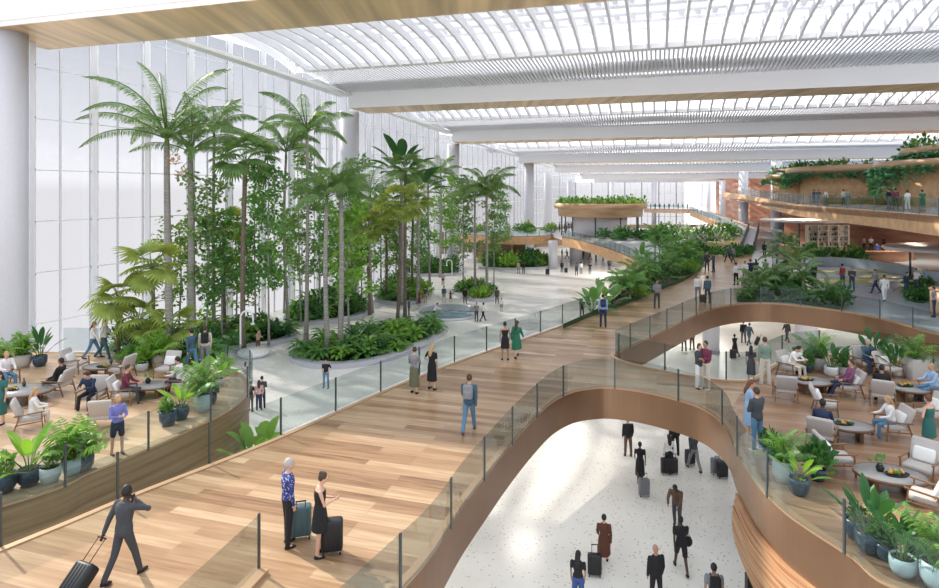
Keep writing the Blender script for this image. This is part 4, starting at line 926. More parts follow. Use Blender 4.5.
T1, q1 = table(890, 473.5, 'nearest oval coffee table with a fruit tray, right lounge', .82, .62, -.3); T2, q2 = table(847, 424.5, 'oval coffee table between the navy man and the blonde woman', .72, .55, -.3)
T3, q3 = table(812, 380.5, 'oval coffee table beside the person in plaid', .75, .6); T4, q4 = table(911, 388, 'far oval coffee table at the right edge', .7, .55)
T5, q5 = table(16, 390, 'large oval coffee table at the left edge of the terrace', 1.25, .8); T6, q6 = table(101, 366, 'small oval coffee table near the walking couple', .7, .5); T7, q7 = table(150, 385, 'oval coffee table before the man in a white shirt', .75, .55)
decor(880, 471, .425, 'vase', 'dark vase with a sprig on the nearest oval table'); decor(897, 475, .425, 'tray', 'dark tray of yellow fruit on the nearest oval table'); decor(844, 424, .425, 'tray', 'tray of yellow and green fruit on the second table')
decor(806, 380, .425, 'tray', 'fruit tray on the table near the person in plaid'); decor(905, 386, .425, 'tray', 'dark fruit tray on the far right table'); decor(24, 386, .425, 'bottle', 'dark bottle standing on the large terrace table'); decor(10, 390, .425, 'tray', 'tray on the large terrace table')
decor(111, 364, .425, 'bottle', 'dark bottle on the small terrace table'); decor(148, 383, .425, 'vase', 'dark vase on the table before the man in white'); decor(104, 367, .425, 'tray', 'dark tray on the small terrace table')
# ================================================================ POTTED PLANTS
def pot(px, py, size, pm, plant, ps, label, z=0, square=False):
    q = P(px, py, z); root = empty('potted_plant', (q.x, q.y, z), U(0, 6) if not square else 0); tag(root, label, 'potted plant')
    r, h = size; mb = MB()
    if square: mb.bbox((0, 0, h/2), (r*2, r*2, h), pm, .02)
    else: mb.lathe([(r*.66, 0), (r*.95, h*.35), (r, h*.75), (r*.96, h), (r*.86, h), (r*.84, h*.9)], pm, n=20)
    mb.obj('pot', root)
    mb = MB(); mb.lathe([(r*.85, h*.9), (0, h*.93)], 'soil', n=14); mb.obj('soil', root)
    top = Vector((0, 0, h*.9)); ps = ps*(.66 if px > 400 else .82)
    if plant == 'areca':
        ms = meshes('areca', lambda: feather(1.35, U(1.1, 1.6), 20, .36, 'leaf_mid' if R() < .5 else 'leaf_fresh', .035, rise=1.6), 4)
        crown(root, top, ms, 17, (.0, -.95), (.75*ps, 1.1*ps), off=.05)
    elif plant == 'bright':
        ms = meshes('brightareca', lambda: feather(1.2, U(1.1, 1.6), 14, .36, 'leaf_fresh', .06, rise=1.6), 4)
        crown(root, top, ms, 16, (.05, -.9), (.75*ps, 1.1*ps), off=.05)
    elif plant == 'strel':
        ms = meshes('strel', lambda: paddle(U(.7, .95), .24, 'leaf_dark', U(.45, .8), .5), 5)
        crown(root, top, ms, 12, (.5, -.25), (.8*ps, 1.15*ps), name='leaf', off=.05)
    elif plant == 'banana':
        ms = meshes('banana', lambda: paddle(U(.7, .9), .26, 'leaf_fresh', U(.3, .5), .7), 4)
        crown(root, top, ms, 11, (.7, -.1), (.8*ps, 1.15*ps), name='leaf', off=.05)
    elif plant == 'shrub':
        mb = MB(); [fluff(mb, (U(-.12, .12)*ps, U(-.12, .12)*ps, h*.9+.1*k), .34*ps, .34*ps, .5*ps, 46, .3*ps, random.choice(['leaf_dark', 'leaf_mid'])) for k in range(3)]; mb.obj('foliage', root, False)
    elif plant == 'lightshrub':
        mb = MB(); [fluff(mb, (U(-.12, .12)*ps, U(-.12, .12)*ps, h*.9+.1*k), .34*ps, .34*ps, .5*ps, 46, .26*ps, random.choice(['leaf_fresh', 'leaf_mid'])) for k in range(3)]; mb.obj('foliage', root, False)
    return root
for a in ((771, 463, (.22, .45), 'pot_blue', 'shrub', .9, 'dark blue pot with dark shrub beside the curved glass, topmost'), (783, 481, (.26, .55), 'pot_pale', 'areca', 1.15, 'tall bright palm in the pale rounded pot by the curved glass'),
    (799, 494, (.24, .40), 'pot_blue', 'banana', .95, 'broad-leaved plant in a blue pot below the pale palm pot'), (818, 480, (.2, .3), 'pot_blue', 'shrub', 1.35, 'bushy dark plant beside the empty cushioned chair'),
    (857, 538, (.25, .42), 'pot_blue', 'shrub', .5, 'low blue pot left of the tall strelitzia'), (869, 551, (.27, .42), 'pot_blue', 'strel', 1.25, 'tall strelitzia in a blue pot by the lower curved glass'), (886, 559, (.2, .32), 'pot_blue', 'shrub', .9, 'small blue pot with leafy shrub right of the strelitzia'),
    (903, 575, (.24, .36), 'pot_pale', 'strel', 1.05, 'pale round pot with broad dark leaves near the bottom right'), (920, 560, (.25, .3), 'pot_blue', 'areca', .7, 'low dark pot with fine palm leaves near the bottom right'), (938, 588, (.3, .5), 'pot_pale', 'areca', 1.3, 'big palm in a pale pot at the bottom right corner'),
    (800, 374, (.24, .38), 'dark_metal', 'strel', 1.0, 'strelitzia in a dark pot beside the tall palm, left one'), (817, 370, (.32, .55), 'pot_grey', 'areca', 1.5, 'tallest palm in a grey pot at the back of the right lounge'), (808, 372, (.2, .3), 'pot_blue', 'shrub', .8, 'low shrub pot between the two back palms'),
    (831, 376, (.26, .4), 'pot_white', 'strel', 1.15, 'dark strelitzia in a white pot behind the person in plaid'), (843, 375, (.2, .35), 'pot_grey', 'shrub', 1.0, 'small dark shrub pot right of the white strelitzia pot'), (872, 366, (.26, .4), 'dark_metal', 'strel', 1.35, 'tall strelitzia behind the grey-haired seated guest'),
    (860, 366, (.2, .35), 'pot_grey', 'shrub', .8, 'shrub pot left of the tall back strelitzia'), (885, 371, (.2, .35), 'pot_grey', 'shrub', .9, 'shrub pot behind the empty pale far chair'), (897, 376, (.26, .4), 'pot_white', 'strel', 1.2, 'dark leafy plant in a white pot beside the square planter')):
    pot(*a)
pot(915, 378, (.33, .8), 'pot_grey', 'areca', 1.35, 'palm in the square grey planter at the back right', square=True)
for a in ((23, 367, (.32, .55), 'pot_grey', 'bright', 1.15, 'bright palm in a tall grey pot by the left glass wall'), (40, 366, (.28, .45), 'pot_blue', 'strel', 1.15, 'dark strelitzia in a dark pot by the left glass wall'), (5, 366, (.28, .4), 'pot_grey', 'bright', .9, 'bushy palm pot at the extreme left near the glass'),
    (29, 485, (.27, .42), 'pot_blue', 'banana', 1.15, 'banana-leaved plant in a round blue pot at the terrace rim'), (3, 492, (.3, .45), 'pot_blue', 'lightshrub', .7, 'round blue pot cut by the left picture edge'), (83, 470, (.27, .42), 'pot_blue', 'bright', 1.0, 'bright palm in a round pot at the terrace rim'),
    (72, 474, (.25, .45), 'pot_pale', 'bright', 1.15, 'tallest bright palm at the terrace rim beside the banana leaves'), (50, 482, (.25, .4), 'pot_white', 'lightshrub', .6, 'small white pot between the rim palms'), (168, 425, (.27, .45), 'pot_blue', 'shrub', .6, 'round blue pot at the terrace rim near the glass post'),
    (181, 419, (.25, .42), 'pot_blue', 'banana', .9, 'banana-leaved plant in a blue pot beside the white palm pot'), (203, 411, (.28, .6), 'pot_pale', 'areca', 1.35, 'large palm in a tall white pot at the terrace rim'), (211, 404, (.2, .4), 'pot_blue', 'shrub', .6, 'small dark pot hidden beside the tall white pot'),
    (158, 368, (.25, .6), 'pot_grey', 'bright', 1.3, 'upright bright palm in a slim pot behind the terrace tables'), (142, 371, (.25, .35), 'pot_white', 'lightshrub', 1.2, 'leafy shrub in a low white pot behind the terrace tables'), (131, 368, (.22, .4), 'pot_white', 'lightshrub', 1.0, 'smaller leafy shrub in a white pot left of its neighbour'),
    (219, 386, (.22, .3), 'pot_grey', 'banana', .9, 'broad light leaves in a pot near the terrace tip'), (225, 375, (.22, .3), 'pot_grey', 'bright', .7, 'small bright palm at the terrace tip')):
    pot(*a)
# strollers by the terrace palms and a bench in the hall
def bench(px, py, label):
    q = P(px, py, LOW); root = empty('garden_bench', (q.x, q.y, LOW)); tag(root, label, 'seat')
    mb = MB(); mb.lathe([(.9, 0), (1.15, .2), (1.2, .4), (1.0, .46), (0, .46)], 'white_metal', n=26); mb.obj('base', root)
    mb = MB(); mb.lathe([(1.0, .46), (.98, .52), (0, .53)], 'cushion_white', n=26); mb.obj('cushion', root)
bench(254, 356, 'round white seat beside the arched lamp')
# ================================================================ SUITCASES AND BAGS
def suitcase(x, y, z, a, col, label, tilt=0, handle=.35, s=1.0):
    root = empty('suitcase', (x, y, z), a, s); root.rotation_euler = Euler((tilt, 0, a), 'XYZ'); tag(root, label, 'suitcase')
    def body(mb):
        mb.bbox((0, 0, .39), (.44, .26, .64), 'case_black', .06)
        for k in range(-2, 3): mb.bbox((k*.075, .132, .39), (.02, .012, .54), 'case_black', .005); mb.bbox((k*.075, -.132, .39), (.02, .012, .54), 'case_black', .005)
    b = parts_mesh('case', [('shell', body)])[0][1]
    o = link('shell', b, root); o.material_slots[0].link = 'OBJECT'; o.material_slots[0].material = M['case_'+col]
    for i, j in ((-1, -1), (-1, 1), (1, -1), (1, 1)): link('wheel', parts_mesh('wheel', [('wheel', lambda mb: mb.ball((0, 0, .035), (.02, .035, .035), 'dark_metal', 8))])[0][1], root, (i*.17, j*.09, 0))
    if handle:
        mb = MB(); hz_ = .71+handle
        for i in (-1, 1): mb.tube([(i*.09, -.09, .70), (i*.09, -.09, hz_)], .009, 'dark_metal', n=6)
        mb.tube([(-.11, -.09, hz_), (.11, -.09, hz_)], .016, 'dark_metal', n=6); mb.obj('pull_handle', root)
    return root
# ================================================================ PEOPLE
TH, SHN, UA, FA = .44, .43, .29, .25
def rot(v, pitch, yaw_out=0.0):  # v down-pointing; pitch forward, out sideways
    return v
def make_joints(po):
    J = {}; lean = po.get('lean', 0.0); sit = po.get('sit')
    def dirn(p, o): return Vector((math.sin(o), math.sin(p)*math.cos(o), -math.cos(p)*math.cos(o)))
    legs = po['legs']; hz_ = 0
    for s, (p, fl, o) in zip((-1, 1), legs):
        hz_ = max(hz_, TH*math.cos(p)*math.cos(o)+SHN*math.cos(p-fl)*math.cos(o))
    hz_ += .085
    if sit: hz_ = sit
    hip = Vector((0, 0, hz_)); J['hip'] = hip
    sp = Vector((po.get('side', 0), math.sin(lean), math.cos(lean))).normalized()
    J['waist'] = hip + sp*.17; J['chest'] = hip + sp*.36; J['neck'] = hip + sp*.53; hn = (sp + Vector((0, po.get('nod', .12), 0))).normalized()
    J['head'] = J['neck'] + hn*.17 + Vector((0, .015, 0)); J['sp'] = sp; J['hn'] = hn
    for s, n_, (p, fl, o) in zip((-1, 1), 'LR', legs):
        h = hip + Vector((s*.09, 0, -.02)); k = h + dirn(p, s*o)*TH; a = k + dirn(p-fl, s*o*.5)*SHN
        J['hip'+n_], J['knee'+n_], J['ank'+n_] = h, k, a
        J['fp'+n_] = (p-fl)*.6 if not sit else 0
    for s, n_, (p, o, fl, inn) in zip((-1, 1), 'LR', po['arms']):
        sh = J['neck'] - sp*.06 + Vector((s*.19, 0, 0)); e_ = sh + dirn(p+lean*.3, s*o)*UA; w_ = e_ + Vector((-s*math.sin(inn), math.sin(p+fl)*math.cos(inn), -math.cos(p+fl)*math.cos(inn)))*FA
        J['sh'+n_], J['el'+n_], J['wr'+n_] = sh, e_, w_
    return J
st = (0, 0, .04)
POSES = {
 'stand': dict(legs=((.05, .05, .05), (-.05, .02, .07)), arms=((.05, .12, .15, .0), (.0, .14, .2, .1))),
 'hold': dict(legs=((.08, .08, .04), (-.06, .03, .07)), arms=((.25, .12, 1.4, .55), (.3, .12, 1.5, .55)), nod=.35),
 'fold': dict(legs=((.0, .02, .05), (.08, .12, .1)), arms=((.2, .15, 1.3, 1.0), (.25, .15, 1.2, 1.0))),
 'hips': dict(legs=((.03, .03, .1), (-.05, .02, .1)), arms=((-.2, .55, 1.0, .7), (.05, .14, .3, .2))),
 'walk': dict(legs=((.42, .12, .03), (-.32, .28, .03)), arms=((-.35, .12, .25, .0), (.4, .1, .4, .1)), lean=.05),
 'walk2': dict(legs=((-.30, .35, .03), (.36, .08, .03)), arms=((.35, .1, .35, .1), (-.3, .12, .2, .0)), lean=.05),
 'pull': dict(legs=((.36, .1, .03), (-.30, .3, .03)), arms=((-.55, .18, .05, -.1), (.25, .12, .4, .1)), lean=.06),
 'phone': dict(legs=((-.28, .25, .03), (.34, .08, .03)), arms=((-.45, .25, .1, -.15), (1.1, .5, 2.6, .75)), lean=.05),
 'sit': dict(legs=((1.45, 1.45, .10), (1.5, 1.35, .12)), arms=((.45, .15, .9, .3), (.5, .15, 1.0, .3)), lean=.12, sit=.50),
 'sitback': dict(legs=((1.4, .95, .06), (1.5, 1.2, .1)), arms=((.5, .2, .7, .3), (.35, .25, .9, .1)), lean=-.28, sit=.50, nod=.35),
 'sitphone': dict(legs=((1.45, 1.4, .14), (1.5, 1.45, .14)), arms=((.6, .12, 1.2, .6), (.6, .12, 1.2, .6)), lean=.35, sit=.50, nod=.4),
 'bend': dict(legs=((.25, .1, .05), (-.15, .2, .05)), arms=((.6, .1, .5, .2), (.8, .1, .4, .2)), lean=.45, nod=.3),
}
JJ = {k: make_joints(v) for k, v in POSES.items()}
def remesh(mb, vox, key, sub=None):
    me = mb.mesh('tmp_'+key, False); ob = bpy.data.objects.new('tmp', me); COL.objects.link(ob)
    md = ob.modifiers.new('r', 'REMESH'); md.mode = 'VOXEL'; md.voxel_size = vox; md.use_smooth_shade = True
    sm = ob.modifiers.new('s', 'SMOOTH'); sm.factor = .5; sm.iterations = 2
    dg = bpy.context.evaluated_depsgraph_get(); dg.update(); r = bpy.data.meshes.new_from_object(ob.evaluated_get(dg)); r.name = key
    bpy.data.objects.remove(ob); bpy.data.meshes.remove(me); r.materials.clear(); r.materials.append(M['cloth_grey'])
    r.polygons.foreach_set('material_index', [0]*len(r.polygons)); r.polygons.foreach_set('use_smooth', [True]*len(r.polygons)); return r
def torso(mb, J, inf, z0=-.04, z1=.53, fem=False, m_='cloth_grey'):
    h, sp = J['hip'], J['sp']; sw = .93 if fem else 1.0
    prof = [(-.08, .125, .10), (.0, .155, .115), (.08, .15, .105), (.17, .128 if not fem else .112, .095), (.27, .145*sw, .11), (.38, .165*sw, .12), (.46, .165*sw, .10), (.505, .11, .075), (.54, .06, .06)]
    pts = [(h+sp*t, (a+inf, b+inf)) for t, a, b in prof if z0-.001 <= t <= z1+.001]
    mb.tube([p for p, _ in pts], [r for _, r in pts], m_, n=16)
def chainb(mb, pts, rs, m_='cloth_grey', n=10):
    mb.tube(pts, rs, m_, n=n)
    for p, r in zip(pts, rs): mb.ball(p, r, m_, 10)
def piece(pose, kind, fem):
    key = '%s_%s_%d' % (kind, pose, fem)
    if key in ME: return ME[key]
    J = JJ[pose]; mb = MB(); g = 'cloth_grey'; aw = .86 if fem else 1
    hd, hn = J['head'], J['hn']; X = Vector((1, 0, 0)); Yh = hn.cross(X).normalized(); Yh = -Yh if Yh.y < 0 else Yh; ax = (X, Yh, hn)
    at = lambda x, y, z: hd + X*x + Yh*y + hn*z
    if kind == 'body':
        torso(mb, J, 0, -.08, .54, fem); mb.tube([J['neck']-J['sp']*.03, hd-hn*.05], [.055*aw, .05*aw], g, n=12)
        mb.ball(hd, (.078, .097, .118), g, 16, ax); mb.ball(at(0, .025, -.065), (.052, .06, .05), g, 12, ax); mb.ball(at(0, .092, -.012), (.014, .02, .024), g, 8, ax)
        for s in (-1, 1): mb.ball(at(s*.076, -.005, -.01), (.012, .02, .032), g, 8, ax)
        for s, n_ in ((-1, 'L'), (1, 'R')):
            chainb(mb, [J['sh'+n_], J['el'+n_], J['wr'+n_]], [.052*aw, .038*aw, .027*aw]); chainb(mb, [J['hip'+n_], J['knee'+n_], J['ank'+n_]], [.085, .055, .038])
            f = (J['wr'+n_]-J['el'+n_]).normalized(); c = J['wr'+n_] + f*.05; side = f.cross(Vector((1, 0, 0)) if abs(f.x) < .8 else Vector((0, 1, 0))).normalized(); nr = side.cross(f).normalized()
            mb.ball(c, (.022, .040, .052), g, 10, (nr, side, f))
            for k, (o_, L) in enumerate(((-.030, .062), (-.010, .074), (.010, .070), (.029, .055))):
                b_ = c + side*o_ + f*.04; k1 = b_ + f*L*.55; k2 = k1 + (f*.75 - nr*s*.6)*L*.5; mb.tube([b_, k1, k2], [.0105, .010, .008], g, n=6)
            b_ = c - side*.035 - f*.01; k1 = b_ + (f*.5 - side*.8)*.035; mb.tube([b_, k1, k1 + (f*.9-side*.2)*.03], [.012, .011, .009], g, n=6)
            mb.ball(J['ank'+n_] + Vector((0, .05, -.045)), (.042, .10, .035), g, 10)
        r = remesh(mb, .0135, key); r.materials.append(M['hair_black'])
        ex = MB()
        for s in (-1, 1): ex.ball(at(s*.03, .083, .012), (.012, .008, .007), 'hair_black', 6, ax)
        ex.ball(at(0, .084, -.058), (.022, .006, .005), 'hair_black', 6, ax)
        o = len(r.vertices); bm = bmesh.new(); bm.from_mesh(r); vs = [bm.verts.new(v) for v in ex.v]
        for f_ in ex.f:
            try: q = bm.faces.new([vs[i] for i in f_]); q.material_index = 1
            except Exception: pass
        bm.to_mesh(r); bm.free()
    elif kind in ('tshirt', 'longsleeve', 'jacket', 'coat', 'dress', 'longdress'):
        inf = dict(tshirt=.014, longsleeve=.015, jacket=.026, coat=.03, dress=.013, longdress=.014)[kind]; torso(mb, J, inf, -.08 if kind in ('jacket', 'coat') else 0, .54 if kind not in ('dress',) else .46, fem)
        for n_ in 'LR':
            if kind in ('longsleeve', 'jacket', 'coat'): chainb(mb, [J['sh'+n_], J['el'+n_], J['wr'+n_]], [(.053+inf*.6)*aw, .040+inf*.6, .030+inf*.45])
            elif kind in ('tshirt', 'longdress'): chainb(mb, [J['sh'+n_], J['sh'+n_].lerp(J['el'+n_], .6)], [.068*aw, .058*aw])
        if kind in ('coat', 'dress', 'longdress'):
            h = J['hip']; L = dict(coat=.50, dress=.40, longdress=.62)[kind]; md = (J['kneeL']+J['kneeR'])/2; dv = (md-h).normalized(); w_ = abs(J['kneeL'].y-J['kneeR'].y)*.45
            mb.tube([h+Vector((0, 0, .15)), h, h+dv*L*.5, h+dv*L], [(.14, .115), (.17+inf, .13+inf), (.185+inf, .14+w_*.6+inf), (.20+inf, .15+w_+inf)], g, n=18)
        r = remesh(mb, .02, key)
    elif kind in ('skirt', 'midiskirt'):
        h = J['hip']; L = .45 if kind == 'skirt' else .68; md = (J['kneeL']+J['kneeR'])/2; dv = (md-h).normalized(); w_ = abs(J['kneeL'].y-J['kneeR'].y)*.45
        mb.tube([h+J['sp']*.15, h, h+dv*L*.5, h+dv*L], [(.135, .11), (.175, .135), (.19, .15+w_*.6), (.215, .17+w_)], g, n=18); r = remesh(mb, .02, key)
    elif kind in ('trousers', 'shorts', 'wide'):
        torso(mb, J, .014, -.08, .08, fem); w = 1.25 if kind == 'wide' else 1
        for n_ in 'LR':
            if kind == 'shorts': chainb(mb, [J['hip'+n_], J['hip'+n_].lerp(J['knee'+n_], .8)], [.098, .085])
            else: chainb(mb, [J['hip'+n_], J['knee'+n_], J['ank'+n_].lerp(J['knee'+n_], .04)], [.098, .068*w, .056*w])
        r = remesh(mb, .02, key)
    elif kind == 'shoes':
        for n_ in 'LR':
            a_ = J['ank'+n_]; fp = J['fp'+n_]; d = Vector((0, math.cos(fp*.5), math.sin(fp*.5)))
            mb.ball(a_ + d*.055 + Vector((0, 0, -.048)), (.048, .135, .036), g, 12, (X, d, X.cross(d))); mb.ball(a_+Vector((0, -.01, -.02)), (.046, .05, .05), g, 10)
        r = remesh(mb, .014, key)
    elif kind.startswith('hair'):
        mb.ball(at(0, -.022, .024), (.089, .100, .114), g, 14, ax)
        if kind == 'hair_long': mb.tube([at(0, -.05, .03), at(0, -.09, -.08), J['neck']+Vector((0, -.12, -.05)), J['neck']+Vector((0, -.14, -.17))], [(.08, .06), (.09, .05), (.09, .04), (.05, .025)], g, n=12)
        elif kind == 'hair_bob': mb.tube([at(0, -.04, .03), at(0, -.05, -.06), at(0, -.05, -.11)], [(.085, .07), (.092, .065), (.07, .05)], g, n=12)
        elif kind == 'hair_bun': mb.ball(at(0, -.09, .09), .042, g, 10)
        r = remesh(mb, .014, key)
    elif kind == 'backpack':
        c = J['chest'] + Vector((0, -.20, -.0)); mb.bbox(c, (.30, .17, .44), g, .06); mb.bbox(c+Vector((0, -.10, -.08)), (.22, .06, .22), g, .025)
        for s in (-1, 1): mb.tube([c+Vector((s*.11, .07, .19)), J['neck']+Vector((s*.10, .0, .035)), J['neck']+Vector((s*.11, .125, -.10)), c+Vector((s*.14, .20, -.16)), c+Vector((s*.12, .07, -.19))], .018, g, n=6)
        r = remesh(mb, .016, key)
    r.name = kind; ME[key] = r; return r
SEEN_LABELS = {}
def person(px, py, z, a, pose, top, bot, hair, label, skin='light', shoes='black', h=1.0, fem=False, group=None, pt=None, bag=None, D=None):
    q = pt if pt is not None else P(px, py, z); sc_ = h*(.95 if fem else 1.02)*1.0
    root = empty('person', (q.x, q.y, q.z), math.radians(a), sc_); tag(root, label, 'person', group)
    def add(kind, m_, nm=None):
        me = piece(pose, kind, fem); o = link(nm or kind, me, root); o.material_slots[0].link = 'OBJECT'; o.material_slots[0].material = M[m_]; return o
    add('body', 'skin_'+skin)
    tk, tc_ = top; add(tk, 'cloth_'+tc_, {'tshirt': 'shirt', 'longsleeve': 'shirt', 'longdress': 'dress'}.get(tk, tk))
    if bot: add(bot[0], 'cloth_'+bot[1], {'wide': 'trousers', 'midiskirt': 'skirt'}.get(bot[0]))
    if hair: add(hair[0], 'hair_'+hair[1], 'hair')
    add('shoes', 'cloth_'+shoes)
    if bag: 
        o = link('backpack', piece(pose, 'backpack', fem), None, (q.x, q.y, q.z), (0, 0, math.radians(a)), sc_); o.material_slots[0].link = 'OBJECT'; o.material_slots[0].material = M['cloth_'+bag[0]]; tag(o, bag[1], 'backpack')
    return root
HS, HL, HB, HU = 'hair_short', 'hair_long', 'hair_bob', 'hair_bun'
LS, TS_, JK, CT, DR, LD = 'longsleeve', 'tshirt', 'jacket', 'coat', 'dress', 'longdress'
TR, WD, SK, MS, SH_ = 'trousers', 'wide', 'skirt', 'midiskirt', 'shorts'
# --- on the timber deck
person(124, 579, 0, -22, 'phone', (JK, 'charcoal'), (TR, 'charcoal'), (HS, 'black'), 'man in charcoal suit on the phone, pulling a black suitcase', 'dark')
mp = MB(); 
q = P(124, 579); fw = Vector((math.sin(math.radians(22)), math.cos(math.radians(22)), 0)); rt = Vector((fw.y, -fw.x, 0))
jl = JJ['phone']; hl = (jl['wrL'] + (jl['wrL']-jl['elL']).normalized()*.08)*1.02; an = math.radians(-22)
best = min(range(20, 130), key=lambda k: abs(hl.z - .03 - (-.09*math.sin(-k/100)+1.13*math.cos(-k/100)))); tl_ = -best/100
yy = -.09*math.cos(tl_)-1.13*math.sin(tl_); hw = q + rt*hl.x + fw*hl.y
suitcase(hw.x-fw.x*yy, hw.y-fw.y*yy, .02, an, 'black', 'black suitcase rolled along by the man in the charcoal suit', tl_, .42)
jp = JJ['phone']; hp = jp['wrR'] + (jp['wrR']-jp['elR']).normalized()*.09
mb = MB(); mb.bbox((0, 0, 0), (.02, .075, .15), 'dark_metal', .006); o = mb.obj('phone'); o.location = q + (rt*hp.x + fw*hp.y)*1.02 + Vector((0, 0, hp.z*1.02)); o.rotation_euler = (0, 0, math.radians(-22)); tag(o, 'dark phone held to the ear of the suited man', 'phone')
person(288, 545, 0, -55, 'stand', (LS, 'blue pattern'), (TR, 'black'), (HS, 'grey'), 'grey-haired person in a blue patterned shirt beside two suitcases', 'light', 'black')
q = P(301, 538); suitcase(q.x, q.y, 0, .25, 'teal', 'teal hard suitcase behind the person in the blue patterned shirt', 0, .12)
person(320, 555, 0, -75, 'hold', (DR, 'black'), None, (HU, 'brown'), 'woman in a short black dress standing by a black suitcase', 'light', 'black', fem=True)
q = P(332, 553); suitcase(q.x, q.y, 0, .15, 'black', 'black suitcase beside the woman in the short black dress', 0, 0)
person(469, 432, 0, -12, 'walk2', (JK, 'slate'), (TR, 'denim'), (HS, 'brown'), 'man in slate jacket and blue jeans walking alone up the deck', 'light', 'brown', bag=('grey', 'grey backpack worn by the lone walker in jeans'))
person(414, 393, 0, -20, 'hold', (LS, 'grey'), (MS, 'olive'), (HU, 'brown'), 'woman in grey top and long olive skirt at the deck railing', fem=True)
person(432, 389, 0, -35, 'hips', (LD, 'black'), None, (HL, 'blond'), 'long-haired blonde in a black dress at the deck railing', fem=True)
person(505, 360, 0, 10, 'stand', (DR, 'black'), None, (HS, 'black'), 'woman in a sleeveless black dress beside the one in green', 'tan', fem=True)
person(516.5, 357, 0, -30, 'walk', (CT, 'green'), None, (HL, 'brown'), 'woman in an emerald green dress walking on the deck', fem=True)
person(603, 327, 0, -10, 'stand', (LS, 'light_blue'), (TR, 'navy'), (HS, 'brown'), 'man in a light blue shirt standing by the deck bed tip', bag=('navy', 'navy backpack on the man by the deck bed tip'))
person(657, 308, 0, 175, 'fold', (LS, 'grey'), (TR, 'charcoal'), (HS, 'black'), 'person in grey standing against the deck bed greenery', 'tan')
person(698, 301, 0, 160, 'stand', (LS, 'white'), (TR, 'grey'), (HS, 'brown'), 'person in white top facing us near the bronze corner')
person(707.5, 303, 0, 10, 'stand', (LS, 'slate'), (TR, 'charcoal'), (HS, 'black'), 'man in slate shirt beside the person in white near the bronze corner')
q = P(702.5, 303); suitcase(q.x, q.y, 0, .2, 'black', 'small dark suitcase between the pair near the bronze corner', 0, 0, .8)
person(707, 271, 0, 170, 'stand', (JK, 'charcoal'), (TR, 'charcoal'), (HS, 'brown'), 'man in dark suit, left of the two talking beyond the bed'); person(713.5, 272, 0, 60, 'hold', (JK, 'slate'), (TR, 'navy'), (HS, 'black'), 'man in navy suit, right of the two talking beyond the bed')
person(728, 262, 0, 30, 'walk', (JK, 'slate'), (TR, 'black'), (HS, 'black'), 'left walker in slate near the far deck end'); person(733, 262, 0, 20, 'walk2', (LS, 'grey'), (TR, 'slate'), (HB, 'brown'), 'right walker in grey near the far deck end', fem=True)
person(736, 285, 0, 20, 'stand', (LS, 'white'), (TR, 'black'), (HS, 'black'), 'man in white shirt and black trousers at the white travel path', 'tan'); person(745, 283, 0, 150, 'hold', (LS, 'white'), (TR, 'grey'), (HS, 'brown'), 'person in white between the travel path group')
person(750.5, 281, 0, 5, 'stand', (JK, 'navy'), (TR, 'navy'), (HS, 'black'), 'man in navy suit in the travel path group'); person(756, 278, 0, -10, 'walk', (LD, 'charcoal'), None, (HL, 'black'), 'woman in a charcoal dress beside the white travel path', fem=True)
q = P(743.5, 286); suitcase(q.x, q.y, 0, .9, 'grey', 'grey suitcase at the feet of the travel path group', 0, 0)
person(764.5, 257, .02, -30, 'walk', (JK, 'black'), (TR, 'black'), (HS, 'black'), 'lone dark figure striding up the white travel path'); person(766, 281, .02, 10, 'hold', (LS, 'grey'), (TR, 'slate'), (HS, 'brown'), 'person in grey on the near end of the travel path')
# --- cross walkway and right lounge
person(699, 388, 0, -150, 'fold', (JK, 'charcoal'), (WD, 'white'), (HB, 'brown'), 'person in dark jacket and white trousers embracing a friend', fem=True); person(706, 389, 0, 120, 'fold', (LS, 'maroon'), (TR, 'cream'), (HS, 'black'), 'man in maroon sweater embracing a friend on the cross walkway', 'tan', 'white')
person(749, 435, 0, -100, 'hold', (LD, 'light_blue'), None, (HL, 'auburn'), 'woman in a pale blue dress at the curved glass', fem=True, shoes='cream'); person(757, 451, 0, 20, 'fold', (JK, 'charcoal'), (TR, 'denim'), (HS, 'brown'), 'man in charcoal jacket and white shoes at the curved glass', shoes='white')
person(765, 384, 0, 0, 'stand', (LS, 'sage'), (WD, 'cream'), (HS, 'brown'), 'person in sage sweater and wide cream trousers seen from behind', shoes='white'); person(751, 381, 0, -30, 'stand', (LD, 'charcoal'), None, (HL, 'black'), 'girl in a charcoal dress at the far glass of the walkway', fem=True, h=.82)
person(929, 455, 0, 20, 'hips', (DR, 'teal'), None, (HU, 'auburn'), 'woman in a short teal dress seen from behind in the right lounge', fem=True, shoes='cream')
def seated(px, py, a, *r, **k):
    q = P(px, py, 0); k['pt'] = Vector((q.x, q.y, 0)) + Vector((-math.sin(math.radians(a)), math.cos(math.radians(a)), 0))*k.pop('fwd', .02); return person(px, py, 0, a, *r, **k)
seated(822, 446, -37, 'sit', (LS, 'navy'), (TR, 'black'), (HS, 'black'), 'seated man in navy with his back turned at the second table', 'dark')
seated(892, 437, 85, 'sit', (LS, 'white'), (TR, 'denim'), (HL, 'blond'), 'seated blonde woman in white blouse and jeans', fem=True); seated(848, 396, 80, 'sitback', (LS, 'plaid'), (TR, 'navy'), (HS, 'brown'), 'seated person in a plaid shirt in the right lounge')
seated(882, 404, -30, 'sit', (JK, 'black'), (TR, 'black'), (HS, 'black'), 'seated man in black with his back turned at the far table', 'tan'); seated(791, 376, -150, 'sitphone', (LS, 'white'), (TR, 'cream'), (HS, 'black'), 'seated man in white leaning forward by the back palms')
